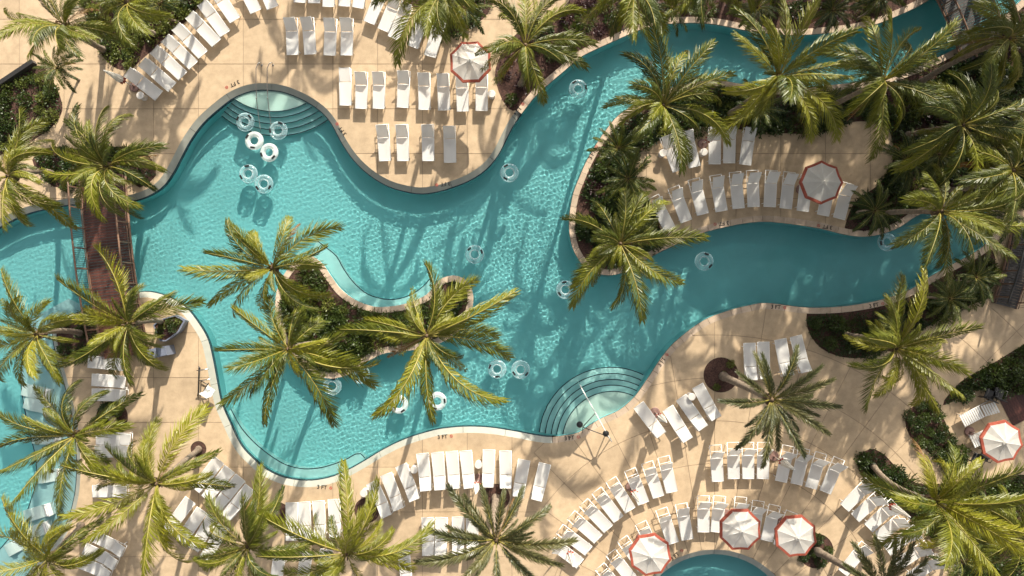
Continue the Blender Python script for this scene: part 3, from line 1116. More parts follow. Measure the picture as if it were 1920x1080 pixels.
for q, (c, h, r_, lab) in enumerate([((108, 128), 1.7, 46, 'small bushy palm beside the dark wall, upper left'),
                                     ((1160, 278), 2.2, 52, 'upper of two low palms on the peninsula river bank'),
                                     ((1178, 335), 2.6, 62, 'lower of two low palms on the peninsula river bank')]):
    palm('small', c, h, ring_tips(c, r_, 14, 30 + q, .25), lab, 'low bushy palms', seed=80 + q, fill=6, L0=1.5, tr=.07, name='low_palm')
for q, (cx_, cy_, r_, lab) in enumerate([
    (1700, 300, 55, 'low palm just right of the shaded peninsula deck'), (1640, 395, 50, 'low palm at the lower right corner of the peninsula deck'),
    (1760, 290, 58, 'low palm in the dark planting right of the peninsula deck'), (1850, 190, 60, 'low palm below the upper right bridge'),
    (1870, 280, 60, 'low palm deep in the dark right planting'), (1840, 400, 58, 'low palm over the closed end of the pool arm'),
    (1890, 395, 60, 'low palm at the right edge beside the pool arm end'), (1780, 560, 50, 'low palm in the right bank bed near the white rail'),
    (1830, 520, 52, 'low palm in the right bank bed below the pool arm end'), (1420, 205, 48, 'low palm behind the shaded upper lounger row'),
    (1540, 200, 50, 'low palm left of the long straight frond palm trunk'), (1260, 15, 46, 'low palm at the top edge above the river bend'),
    (1420, 15, 50, 'low palm at the top edge above the middle river'), (1560, 20, 50, 'low palm at the top edge left of the upper bridge'),
    (1650, -5, 48, 'low palm at the top edge next to the upper bridge'), (870, 15, 48, 'low palm in the top bed behind the tilted loungers'),
    (800, -15, 45, 'low palm at the top edge left of the hanging frond'), (300, 10, 42, 'low palm behind the slanting lounger row'),
    (1860, 980, 60, 'low palm in the lower right planting under the large palm'), (1800, 1050, 58, 'low palm at the bottom edge of the lower right planting')]):
    palm('small', (cx_, cy_), 1.5 + (q % 4) * .45, ring_tips((cx_, cy_), r_, 13, 400 + q, .3), lab, 'low bushy palms', seed=120 + q, fill=6, L0=1.6, tr=.07, name='low_palm')
# palms standing just beyond the top of the picture, whose shade falls across deck and pool
SH = [(330, -150), (455, -215), (690, -330), (1060, -105), (1160, -300), (1400, -90),
      (1520, -200), (1590, -90), (1680, -150), (1760, -190), (1850, -140), (1460, -290), (1640, -300), (1990, 120), (2020, 260),
      (2030, 380)]
GROVE = [(1600, -145), (1700, -205), (1790, -125), (1850, -215), (1650, -55), (1765, -40), (1855, -95), (1950, -50), (1500, -120), (1580, -250), (1740, -330), (1800, -180), (1880, -60), (1930, -290), (1990, -160), (2060, -30), (2080, -260),
         (2150, -120), (1560, -400), (1700, -440), (1860, -430), (2010, -400), (2160, 40), (1440, -260), (1620, -170), (1900, -180), (2120, -380)]
SH += GROVE
for q, (bx, by) in enumerate(SH):
    c = P(bx, by, 0)
    hh = 6.3 + (q * 37 % 10) * .12 if q < len(SH) - len(GROVE) else 9.5 + (q * 53 % 10) * .32
    kx = H / (H - hh)
    cp = (960 + (bx - 960) * kx, 540 + (by - 540) * kx)
    palm('green', cp, hh, ring_tips(cp, 118, 12, 200 + q), 'palm standing outside the picture, known only by its shade on deck and water',
         'palms beyond the picture edge', seed=300 + q, fill=4)


# ------------------------------------------------------------------ shrubs
def leaf_cloud(n_, rx, ry, rz, ll, lw_, seed, up=.5):
    """n_ leaf blades through a dome"""
    g_ = np.random.default_rng(seed)
    u_ = g_.normal(size=(n_, 3))
    u_ /= np.linalg.norm(u_, axis=1, keepdims=True)
    u_[:, 2] = np.abs(u_[:, 2])
    rad = g_.uniform(.35, 1, n_) ** .6
    lump = 1 + .28 * np.sin(u_[:, 0] * 5 + seed) * np.cos(u_[:, 1] * 6 + seed)
    c = u_ * (rad * lump)[:, None] * np.array([rx, ry, rz])
    return blades(c, u_, ll, lw_, g_, up)


def blades(c, u_, ll, lw_, g_, up):
    n_ = len(c)
    d = u_ * np.array([1, 1, .5]) + g_.normal(size=(n_, 3)) * .55
    d[:, 2] += up * .3
    d /= np.linalg.norm(d, axis=1, keepdims=True)
    s = np.cross(d, g_.normal(size=(n_, 3)) * .6 + np.array([0, 0, 1.0]))
    s /= np.maximum(np.linalg.norm(s, axis=1, keepdims=True), 1e-6)
    L = (ll * g_.uniform(.6, 1.25, n_))[:, None]
    W = (lw_ * g_.uniform(.7, 1.2, n_))[:, None]
    v_ = np.stack([c, c + d * L * .5 + s * W * .5, c + d * L, c + d * L * .5 - s * W * .5], 1).reshape(-1, 3)
    f_ = np.arange(n_ * 4).reshape(-1, 4)
    return v_, f_


BUSH = {}
for nm, spec in {'bush': (420, .55, .55, .55, .15, .085, 'bush'), 'pale': (330, .42, .42, .4, .14, .08, 'bush_y'), 'purple': (300, .45, .45, .4, .16, .07, 'bush_p'),
                 'dense': (700, .6, .6, .75, .12, .08, 'bush'), 'fern': (260, .6, .6, .35, .42, .05, 'fern')}.items():
    BUSH[nm] = []
    for q in range(3):
        v_, f_ = leaf_cloud(spec[0], spec[1], spec[2], spec[3], spec[4], spec[5], 7 * q + len(nm))
        BUSH[nm].append(np_mesh('foliage', v_, f_, spec[6], False))
STEM = MB().tube([(0, 0, 0), (.02, .02, .25)], [.025, .015], 5).tube([(0, 0, 0), (.12, -.05, .28)], [.02, .01], 5).tube([(0, 0, 0), (-.1, .08, .27)], [.02, .01], 5).mesh('stem', 'trunk')


LOOK = {'bush': 'glossy green', 'pale': 'pale green', 'purple': 'purple leaved', 'dense': 'dense dark', 'fern': 'ferny'}


def shrub(kind, px, py, sc, label, group, rg, z=-.03):
    o = thing('shrub', label, 'shrub', P(px, py, z), rg.uniform(0, 6.28), group)
    o.scale = (sc, sc, sc * rg.uniform(.8, 1.1))
    link('foliage', rg.choice(BUSH[kind]), o)
    link('stem', STEM, o)


def bed_points(name_or_poly, n_, seed, margin=.35, spacing=.7):
    poly = BED[name_or_poly] if isinstance(name_or_poly, str) else name_or_poly
    g_ = np.random.default_rng(seed)
    lo, hi = poly.min(0), poly.max(0)
    lo = np.maximum(lo, (-27.3, -15.4))
    hi = np.minimum(hi, (27.3, 15.4))
    cand = g_.uniform(lo, hi, (n_ * 60, 2))
    ok = inside(poly, cand)
    pw = offset(pool, OUT * (CW + margin))
    if name_or_poly is not isl_bed:
        ok &= ~inside(pw, cand)
    for q in range(0, len(poly), 2):
        ok &= ((cand - poly[q]) ** 2).sum(1) > margin ** 2
    cand = cand[ok]
    sel = []
    for p in cand:
        if all((p[0] - s[0]) ** 2 + (p[1] - s[1]) ** 2 > spacing ** 2 for s in sel):
            sel.append(p)
            if len(sel) >= n_:
                break
    return [((p[0] * PXM) + 960, 540 - p[1] * PXM) for p in sel]


isl_bed = offset(isl_in, ISG * .1)
rgs = random.Random(11)
for bed, n_, kinds, sc, lab, sp in [
    ('upper_left', 28, ['pale', 'pale', 'bush'], .8, 'in the upper left bed behind the slanting loungers', .58),
    ('left', 18, ['pale', 'bush'], .75, 'in the left bed below the dark wall', .55),
    ('top_centre', 10, ['bush', 'fern'], .95, 'in the top bed behind the tilted loungers', .8),
    ('river_bank', 42, ['purple', 'bush', 'purple', 'fern'], .75, 'low shrub in the mulch along the outer river bank', .75),
    ('peninsula', 88, ['bush', 'fern', 'dense', 'bush', 'pale', 'purple'], 1.0, 'green shrub in the planting round the peninsula loungers', .72),
    ('right_bank', 20, ['dense', 'bush', 'fern'], .85, 'in the right bank bed below the pool arm', .75),
    ('right_hedge', 16, ['dense', 'bush'], .95, 'in the bed behind the slatted chaises', .8),
    ('hedge', 22, ['dense'], .62, 'in the wedge shaped hedge bed', .5),
    ('lower_right', 34, ['dense', 'bush', 'pale', 'fern'], .9, 'green shrub in the lower right planting', .8),
    ('round_right', 3, ['pale'], .45, 'in the round bed beside the leaning date palm', .5),
    ('round_lower', 7, ['dense'], .5, 'in the round bed at the bottom, lower right', .45),
    ('round_d', 6, ['dense'], .55, 'in the round bed beside the sun shelf', .45),
    ('bridge_end', 12, ['bush', 'dense', 'fern'], .85, 'at the upper end of the left bridge', .8),
    ('bridge_foot', 8, ['bush', 'fern'], .8, 'in the bed at the foot of the left bridge', .8),
    (isl_bed, 40, ['bush', 'fern', 'fern', 'pale', 'bush', 'dense'], .85, 'low shrub on the planted centre island', .62),
]:
    mg = .12 if n_ < 10 or (isinstance(bed, str) and bed == 'hedge') else .4
    for (px_, py_) in bed_points(bed, n_, len(lab), mg, sp):
        nm_ = rgs.choice(kinds)
        s_ = sc * rgs.uniform(.75, 1.2)
        where = ''
        if bed == 'peninsula' if isinstance(bed, str) else False:
            where = ('on the river side of' if px_ < 1230 else 'behind the upper row of' if px_ < 1480 else 'above and right of' if py_ < 235 else 'right of') + ' the peninsula loungers'
        elif bed == 'river_bank' if isinstance(bed, str) else False:
            where = 'on the outer river bank, ' + ('left of the bend' if px_ < 1130 else 'at the bend' if px_ < 1330 else 'along the straight' if px_ < 1560 else 'near the bridge')
        elif bed == 'lower_right' if isinstance(bed, str) else False:
            where = 'in the lower right planting, ' + ('at its pointed end' if px_ < 1720 else 'upper part' if py_ < 980 else 'lower part')
        elif not isinstance(bed, str):
            where = 'on the centre island, ' + ('left end' if px_ < 620 else 'middle' if px_ < 740 else 'right end')
        else:
            where = lab
        lb = ('small ' if s_ < sc * .97 else 'larger ') + LOOK[nm_] + ' shrub ' + where
        shrub(nm_, px_, py_, s_, lb, lb.replace('shrub', 'shrubs', 1), rgs)


def cover(poly, dens, ll, lw_, mat, seed, label, margin=.12):
    """ground cover nobody could count"""
    g_ = np.random.default_rng(seed)
    lo, hi = np.maximum(poly.min(0), (-28.6, -16.6)), np.minimum(poly.max(0), (28.6, 17))
    n_ = int(dens * np.prod(hi - lo))
    c = g_.uniform(lo, hi, (n_, 2))
    c = c[inside(poly, c)]
    c = c[~inside(offset(pool, OUT * (CW + margin)), c) | inside(isl_in, c)]
    # patches with gaps of bare mulch
    den = np.sin(c[:, 0] * 1.9 + seed) * np.cos(c[:, 1] * 2.3 - seed) + .6 * np.sin(c[:, 0] * 4.1 + c[:, 1] * 3.3)
    c = c[den + g_.normal(size=len(c)) * .35 > -.05]
    c = np.column_stack([c, g_.uniform(-.02, .22, len(c))])
    u_ = np.column_stack([g_.normal(size=(len(c), 2)), np.abs(g_.normal(size=len(c)))])
    v_, f_ = blades(c, u_, ll, lw_, g_, .4)
    tag(link('ground_cover', np_mesh('ground_cover', v_, f_, mat, False)), label, 'ground cover', None, 'stuff')


cover(BED['upper_left'], 260, .13, .07, 'bush_y', 1, 'glossy green ground cover in the upper left bed')
cover(BED['left'], 160, .13, .07, 'bush', 2, 'low green ground cover in the left bed')
cover(BED['river_bank'], 60, .16, .05, 'bush_p', 3, 'sparse purple ground cover along the outer river bank')
cover(BED['peninsula'], 420, .24, .07, 'bush', 4, 'dark ground cover round the peninsula deck')
cover(BED['right_bank'], 300, .18, .06, 'bush', 5, 'dark ground cover in the right bank bed')
cover(BED['right_hedge'], 300, .16, .07, 'bush', 6, 'dark ground cover behind the slatted chaises')
cover(BED['lower_right'], 320, .17, .07, 'bush', 7, 'green ground cover in the lower right bed')
cover(isl_in, 620, .22, .055, 'bush', 8, 'grassy ground cover on the centre island')
cover(BED['top_centre'], 120, .2, .06, 'bush', 9, 'dark ground cover in the top bed')
cover(BED['bridge_end'], 120, .2, .06, 'bush', 10, 'dark ground cover at the upper bridge end')

# ------------------------------------------------------------------ loungers
LH, LW2 = .34, .31


def lounger_parts():
    d = {}
    mb = MB()
    for s in (-1, 1):
        mb.tube([(-.975, s * LW2, LH), (.975, s * LW2, LH)], .019, 6)
    for x in (-.965, .27, .62, .965):
        mb.tube([(x, -LW2, LH - (.0 if abs(x) > .9 else .03)), (x, LW2, LH - (.0 if abs(x) > .9 else .03))], .017, 6)
    d['frame'] = mb.mesh('frame', 'white_metal')
    d['leg'] = MB().tube([(0, 0, 0), (0, 0, LH)], [.02, .02], 6).mesh('leg', 'white_metal')
    # sling seat, sagging a little between the rails
    mb = MB()
    nx, ny = 8, 6
    vs = [(-.95 + 1.22 * a / nx, -LW2 + 2 * LW2 * c / ny, LH + .017 - .028 * math.sin(math.pi * c / ny) * (.6 + .4 * math.sin(math.pi * a / nx))) for a in range(nx + 1) for c in range(ny + 1)]
    mb.add(vs, [(a * (ny + 1) + c, (a + 1) * (ny + 1) + c, (a + 1) * (ny + 1) + c + 1, a * (ny + 1) + c + 1) for a in range(nx) for c in range(ny)], 0, True)
    d['seat'] = mb.mesh('seat', 'sling')
    mb = MB()
    nx = 5
    vs = [(.02 + .70 * a / nx, -.29 + .58 * c / ny, .012 - .02 * math.sin(math.pi * c / ny)) for a in range(nx + 1) for c in range(ny + 1)]
    mb.add(vs, [(a * (ny + 1) + c, (a + 1) * (ny + 1) + c, (a + 1) * (ny + 1) + c + 1, a * (ny + 1) + c + 1) for a in range(nx) for c in range(ny)], 0, True)
    d['backrest'] = mb.mesh('backrest', 'sling')
    mb = MB()
    mb.tube([(0, -.29, 0), (.73, -.29, 0), (.73, .29, 0), (0, .29, 0)], .016, 6)
    d['back_frame'] = mb.mesh('back_frame', 'white_metal')
    return d


LP = lounger_parts()


def lounger(head, foot, ang_, label, group, rg):
    f, h_ = P(*foot, LH), P(*head, LH)
    d = (h_ - f)
    az = math.atan2(d.y, d.x) + R(rg.uniform(-1.2, 1.2))
    c = f + Vector((math.cos(az), math.sin(az), 0)) * .975
    o = thing('sun_lounger', label, 'sun lounger', (c.x, c.y, .004), az, group)
    link('frame', LP['frame'], o)
    for x in (-.78, .78):
        for s in (-1, 1):
            link('leg', LP['leg'], o, (x, s * LW2, 0))
    link('seat', LP['seat'], o)
    b_ = link('backrest', LP['backrest'], o, (.28, 0, LH + .02), (0, -R(ang_ + rg.uniform(-3, 3)), 0))
    link('back_frame', LP['back_frame'], b_)
    return o


rl = random.Random(4)


def row(desc, items, ang_, frm='from the left'):
    n_ = len(items)
    for q, (h_, f) in enumerate(items):
        a = ang_[q] if isinstance(ang_, (list, tuple)) else ang_
        lab = (f'{ORD[q]} lounger {frm} in ' if n_ > 1 else 'white sling lounger in ') + desc
        lounger(h_, f, a, lab, 'white loungers in ' + desc, rl)


row('the slanting row along the upper left bed', [((245, 139), (298, 180)), ((270, 118), (323, 164)), ((293, 97), (343, 143)), ((315, 74), (363, 123)), ((335, 53), (381, 103)),
    ((360, 32), (406, 81)), ((380, 7), (422, 64)), ((402, -17), (441, 38)), ((448, -45), (480, 22)), ((485, -52), (511, 15))], [38, 30, 24, 20, 20, 18, 18, 18, 20, 20])
row('the row cut off by the top edge', [((565, -62), (562, 5)), ((590, -62), (589, 6)), ((618, -58), (616, 13)), ((650, -58), (646, 12)), ((683, -55), (671, 15))], 30)
row('the tilted group under the top palm', [((718, -20), (692, 43)), ((746, -5), (718, 57)), ((765, 10), (737, 72)), ((797, 27), (773, 88)), ((826, 42), (806, 106))], [20, 30, 30, 20, 8])
row('the top row of four on the upper deck', [((547, 42), (549, 103)), ((578, 40), (582, 102)), ((620, 37), (618, 104)), ((652, 42), (650, 104))], 42)
row('the middle row of eight on the upper deck', [((646, 137), (648, 198)), ((678, 137), (677, 204)), ((711, 137), (710, 204)), ((759, 140), (755, 202)), ((795, 138), (796, 206)),
    ((831, 138), (833, 207)), ((865, 138), (868, 209)), ((903, 138), (903, 208))], [8, 40, 40, 40, 40, 40, 42, 42])
row('the lowest row of four on the upper deck', [((719, 242), (722, 302)), ((753, 240), (756, 302)), ((803, 240), (803, 302)), ((842, 237), (844, 305))], 42)
row('the upper shaded row on the peninsula', [((1249, 262), (1272, 320)), ((1287, 255), (1303, 313)), ((1341, 243), (1340, 308)), ((1369, 240), (1367, 306)), ((1404, 243), (1397, 309))], 24)
row('the long curved row on the peninsula', [((1228, 372), (1256, 430)), ((1263, 353), (1287, 415)), ((1302, 340), (1318, 402)), ((1341, 330), (1353, 396)), ((1378, 324), (1385, 391)),
    ((1410, 320), (1413, 388)), ((1446, 320), (1443, 388)), ((1479, 325), (1473, 391)), ((1513, 334), (1505, 396)), ((1555, 343), (1543, 404)), ((1590, 350), (1573, 410))], 46)
row('the row of four right of the corner steps', [((1408, 710), (1405, 643)), ((1434, 708), (1431, 641)), ((1474, 699), (1463, 636)), ((1508, 690), (1492, 630))], 22)
row('the fanned group of four by the corner steps', [((1240, 815), (1197, 759)), ((1288, 822), (1252, 765)), ((1313, 798), (1277, 745)), ((1339, 783), (1308, 723))], [12, 24, 24, 22])
row('the long arc above the round spa', [((1033, 1017), (1088, 1057)), ((1049, 993), (1104, 1033)), ((1070, 966), (1122, 1011)), ((1093, 940), (1141, 992)), ((1117, 920), (1160, 974)),
    ((1145, 900), (1182, 957)), ((1180, 880), (1207, 944)), ((1212, 867), (1235, 932)), ((1245, 855), (1260, 923))], 52)
row('the inner arc beside the round spa', [((1127, 1063), (1168, 1115)), ((1147, 1037), (1187, 1090)), ((1168, 1011), (1206, 1066)), ((1201, 980), (1231, 1042)), ((1239, 954), (1262, 1019)), ((1278, 943), (1289, 1012))], [50, 50, 50, 50, 50, 35])
row('the upper row below the leaning date palm', [((1341, 835), (1346, 903)), ((1375, 831), (1376, 898)), ((1403, 830), (1403, 898)), ((1432, 832), (1430, 898)), ((1477, 840), (1464, 903)),
    ((1508, 846), (1493, 908)), ((1540, 852), (1520, 915)), ((1573, 862), (1547, 923))], 52)
row('the lower row behind two open umbrellas', [((1320, 930), (1319, 998)), ((1351, 930), (1343, 998)), ((1388, 933), (1383, 1000)), ((1422, 942), (1412, 1007)), ((1453, 950), (1437, 1014)), ((1483, 962), (1460, 1024))], 50)
row('the slanting group along the lower right bed', [((1631, 905), (1583, 952)), ((1652, 928), (1603, 971)), ((1676, 946), (1628, 990)), ((1697, 968), (1645, 1009)), ((1716, 996), (1663, 1033)),
    ((1735, 1025), (1682, 1060)), ((1758, 1050), (1705, 1085))], [40, 55, 52, 58, 38, 40, 40])
row('the spot beside the lower right round bed', [((1618, 1028), (1580, 1074))], 35)
row('the row of four below the underwater bench', [((549, 1008), (547, 942)), ((573, 1007), (570, 941)), ((600, 1005), (597, 939)), ((630, 1003), (626, 936))], 14)
row('the turned group of three beside the bottom palm', [((723, 960), (697, 904)), ((749, 949), (724, 889)), ((776, 932), (752, 872))], 22)
row('the straight row of six on the lower deck', [((799, 916), (792, 850)), ((825, 914), (820, 848)), ((853, 912), (847, 846)), ((879, 911), (873, 845)), ((916, 912), (917, 843)), ((947, 913), (948, 845))], 24)
row('the pair right of the straight lower row', [((972, 926), (983, 862)), ((1004, 938), (1022, 869))], 22)
row('the second row under the lower date palm', [((802, 1037), (802, 970)), ((827, 1037), (828, 970)), ((859, 1036), (859, 969)), ((887, 1037), (885, 970))], 20)
row('the bottom row half hidden by palm fronds', [((516, 1112), (523, 1048)), ((566, 1100), (575, 1034)), ((600, 1096), (612, 1030)), ((763, 1096), (756, 1030))], 16)
row('the upper tilted group, lower left', [((375, 909), (411, 862)), ((393, 927), (431, 879)), ((413, 943), (451, 895)), ((430, 963), (469, 914))], 10)
row('the lower tilted group, lower left', [((322, 986), (357, 937)), ((342, 1008), (379, 956)), ((368, 1022), (400, 968)), ((389, 1041), (420, 986))], 10)
row('the row facing the sun shelf', [((232, 684), (165, 678)), ((240, 716), (172, 712)), ((240, 742), (172, 740)), ((250, 823), (180, 822)), ((245, 846), (178, 847)), ((238, 921), (173, 921)),
    ((230, 1030), (172, 1003)), ((216, 1056), (158, 1028)), ((205, 1078), (145, 1052))], 18, 'from the top')

# ------------------------------------------------------------------ umbrellas
UH, UR = 2.45, 1.10


def umb_parts():
    d = {}
    ring = [(UR * math.cos(R(22.5 + 45 * q)), UR * math.sin(R(22.5 + 45 * q))) for q in range(9)]
    k = .878
    for q in range(1):
        a, b_ = ring[0], ring[1]
        mb = MB()
        n_ = 6
        vs, fs = [], []
        for s in range(n_ + 1):
            u_ = .05 + (k - .05) * s / n_
            z = .32 * (1 - u_) - .05 * math.sin(math.pi * u_)
            mid = ((a[0] + b_[0]) / 2 * u_ * .985, (a[1] + b_[1]) / 2 * u_ * .985, z - .035 * u_)
            vs += [(a[0] * u_, a[1] * u_, z), mid, (b_[0] * u_, b_[1] * u_, z)]
        for s in range(n_):
            o = s * 3
            fs += [(o, o + 3, o + 4, o + 1), (o + 1, o + 4, o + 5, o + 2)]
        mb.add(vs, fs)
        d['panel'] = mb.mesh('canopy_panel', 'canvas')
        mb = MB()
        z0, z1 = .32 * (1 - k) - .05 * math.sin(math.pi * k), .0
        ro = 1.0
        va = [(a[0] * k, a[1] * k, z0), ((a[0] + b_[0]) / 2 * k * .985, (a[1] + b_[1]) / 2 * k * .985, z0 - .03), (b_[0] * k, b_[1] * k, z0)]
        vb = [(a[0] * ro, a[1] * ro, z1), ((a[0] + b_[0]) / 2 * ro * .985, (a[1] + b_[1]) / 2 * ro * .985, z1 - .03), (b_[0] * ro, b_[1] * ro, z1)]
        vc = [(x, y, z - .10) for x, y, z in vb]
        mb.add(va + vb + vc, [(0, 3, 4, 1), (1, 4, 5, 2), (3, 6, 7, 4), (4, 7, 8, 5)])
        d['border'] = mb.mesh('border', 'red')
        mb = MB()
        mb.tube([(.03, 0, .29), (UR * .5, 0, .10), (UR * .99, 0, -.014)], .011, 5)
        d['rib'] = mb.mesh('rib', 'white_metal')
    d['pole'] = MB().tube([(0, 0, .05), (0, 0, UH + .29)], .024, 8).mesh('pole', 'white_metal')
    d['base'] = MB().lathe([(.27, 0), (.27, .05), (.24, .075), (.05, .09), (.04, .3)], 22).mesh('base', 'base')
    d['finial'] = MB().lathe([(.15, .275), (.14, .30), (.05, .33), (.035, .38), (.012, .41)], 16).mesh('vent_cap', 'canvas')
    # closed canopy: folded cloth round the pole, red hem below
    mb = MB()
    mr = MB()

    def fold(z, r_):
        return [(r_ * (1 + .28 * (-1) ** q) * math.cos(R(22.5 * q)), r_ * (1 + .28 * (-1) ** q) * math.sin(R(22.5 * q)), z) for q in range(16)]
    levels = [(1.32, .15), (1.6, .15), (1.9, .115), (2.2, .09), (2.5, .06), (2.72, .03)]
    hem = [(1.12, .165), (1.33, .155)]
    for tgt, lv in ((mb, levels), (mr, hem)):
        vs, fs = [], []
        for z, r_ in lv:
            vs += fold(z, r_)
        for s in range(len(lv) - 1):
            fs += [(s * 16 + q, s * 16 + (q + 1) % 16, (s + 1) * 16 + (q + 1) % 16, (s + 1) * 16 + q) for q in range(16)]
        tgt.add(vs, fs)
    d['folded'] = mb.mesh('folded_canopy', 'canvas')
    d['hem'] = mr.mesh('hem', 'red')
    d['tall'] = MB().tube([(0, 0, .05), (0, 0, 2.82)], .024, 8).mesh('pole', 'white_metal')
    return d


UP = umb_parts()


def umbrella(px, py, label, rz, tilt=0.0):
    c = P(px, py, UH)
    o = thing('umbrella', label, 'umbrella', (c.x, c.y, .004), rz, 'open white umbrellas with red borders')
    link('pole', UP['pole'], o)
    link('base', UP['base'], o)
    can = link('canopy', UP['finial'], o, (0, 0, UH), (R(tilt), 0, 0))
    for q in range(8):
        link('canopy_panel', UP['panel'], can, None, (0, 0, R(45 * q)))
        link('border', UP['border'], can, None, (0, 0, R(45 * q)))
        link('rib', UP['rib'], can, None, (0, 0, R(45 * q + 22.5)))


for px_, py_, rz_, lab in [(882, 116, 2, 'open white umbrella with red border on the upper deck'),
                           (1540, 342, 22, 'open white umbrella with red border on the shaded peninsula'),
                           (1388, 993, 0, 'left one of two adjacent open umbrellas above the round spa'),
                           (1492, 1005, 5, 'right one of two adjacent open umbrellas, beside the round bed'),
                           (1219, 1040, 10, 'open umbrella at the bottom edge left of the round spa'),
                           (1878, 828, 12, 'open umbrella at the right edge over the slatted chaises')]:
    umbrella(px_, py_, lab, R(rz_))
for px_, py_, lab in [(253, 163, 'closed umbrella at the lower end of the upper left lounger row'), (1228, 773, 'closed umbrella between two fanned loungers by the corner steps'),
                      (1450, 855, 'closed umbrella below the leaning date palm'), (1650, 937, 'closed umbrella among the loungers along the lower right bed'),
                      (1182, 912, 'closed umbrella within the long lounger arc'), (1317, 270, 'closed umbrella between shaded loungers on the peninsula'),
                      (897, 897, 'closed umbrella in the straight lower lounger row'), (1066, 1023, 'closed umbrella at the left end of the long lounger arc'),
                      (1740, 1032, 'closed umbrella at the lower end of the lower right loungers')]:
    c = P(px_, py_, 0)
    o = thing('closed_umbrella', lab, 'umbrella', (c.x, c.y, .004), rl.uniform(0, 1), 'closed umbrellas between the loungers')
    link('pole', UP['tall'], o)
    link('base', UP['base'], o)
    link('folded_canopy', UP['folded'], o)
    link('hem', UP['hem'], o)

# ------------------------------------------------------------------ side tables
top_me = MB().lathe([(.19, .43), (.2, .44), (.2, .465), (.185, .475)], 22).mesh('table_top', 'drum')
bot_me = MB().lathe([(.17, 0), (.175, .02), (.12, .2), (.165, .43)], 22).mesh('table_base', 'drum')
for px_, py_, lab in [(263, 179, 'round side table at the lower end of the upper left loungers'), (922, 176, 'round side table beside the dark bed on the upper deck'),
                      (1243, 287, 'round side table left of the shaded peninsula loungers'), (1320, 285, 'round side table between shaded peninsula loungers'),
                      (776, 881, 'round side table left of the straight lower lounger row'), (897, 872, 'round side table inside the straight lower lounger row'),
                      (682, 925, 'round side table above the small round palm bed'), (1297, 744, 'round side table among the fanned loungers by the corner steps')]:
    c = P(px_, py_, .45)
    o = thing('side_table', lab, 'side table', (c.x, c.y, .004), 0, 'round drum side tables')
    link('table_top', top_me, o)
    link('table_base', bot_me, o)

# ------------------------------------------------------------------ swim tubes
mb = MB()
nu, nv_ = 36, 14
vs = [((.355 + .15 * math.cos(6.2832 * b_ / nv_)) * math.cos(6.2832 * a / nu), (.355 + .15 * math.cos(6.2832 * b_ / nv_)) * math.sin(6.2832 * a / nu), .13 * math.sin(6.2832 * b_ / nv_)) for a in range(nu) for b_ in range(nv_)]
mb.add(vs, [(a * nv_ + b_, ((a + 1) % nu) * nv_ + b_, ((a + 1) % nu) * nv_ + (b_ + 1) % nv_, a * nv_ + (b_ + 1) % nv_) for a in range(nu) for b_ in range(nv_)], 0, True)
TUBE = {'clear': mb.mesh('ring', 'vinyl'), 'white': mb.mesh('ring', 'white_vinyl')}
HAND = MB().box((.40, 0, .135), (.10, .23, .04)).mesh('handle', 'black')
SEAMR = MB().tube([(.255 * math.cos(q * .2618), .255 * math.sin(q * .2618), .11) for q in range(25)], .008, 4).mesh('seam', 'white_vinyl')
for px_, py_, kd, rz_, lab in [
    (460, 229, 'clear', 40, 'clear swim tube highest in the cluster below the round steps'), (522, 245, 'clear', 70, 'clear swim tube right of the cluster, on the round steps'),
    (477, 264, 'white', 150, 'white swim tube in the middle of the cluster below the steps'), (505, 286, 'white', 200, 'white swim tube right of centre in the cluster below the steps'),
    (466, 326, 'clear', 95, 'clear swim tube lower left in the cluster below the steps'), (495, 345, 'clear', 215, 'clear swim tube lowest in the cluster below the steps'),
    (1084, 167, 'clear', 10, 'clear swim tube floating in the sunny upper river'), (955, 324, 'clear', 120, 'clear swim tube floating off the rounded upper deck'),
    (890, 477, 'clear', 20, 'clear swim tube floating above the island tip'), (1320, 490, 'clear', 320, 'clear swim tube in the shaded pool arm'),
    (1663, 454, 'clear', 190, 'clear swim tube near the right end of the pool arm'), (1060, 543, 'clear', 100, 'clear swim tube left of the peninsula tip palm'),
    (623, 724, 'clear', 80, 'clear swim tube just below the island coping'), (748, 758, 'white', 190, 'white swim tube below the right island palm'),
    (820, 752, 'white', 250, 'white swim tube half under a frond, below the right island palm'), (932, 692, 'clear', 160, 'left clear tube of a pair right of the island'),
    (976, 693, 'clear', 210, 'right clear tube of a pair right of the island'), (676, 702, 'clear', 30, 'clear swim tube hidden under the left island palm frond')]:
    c = P(px_, py_, WATER_Z + .1)
    o = thing('swim_tube', lab, 'swim tube', (c.x, c.y, WATER_Z + .105), R(rz_), 'inflatable swim tubes in the pool')
    o.rotation_euler = (R(rl.uniform(-4, 4)), R(rl.uniform(-4, 4)), R(rz_))
    receiver(link('ring', TUBE[kd], o))
    link('seam', SEAMR, o)
    link('handle', HAND, o)
    link('handle', HAND, o, None, (0, 0, R(115)))


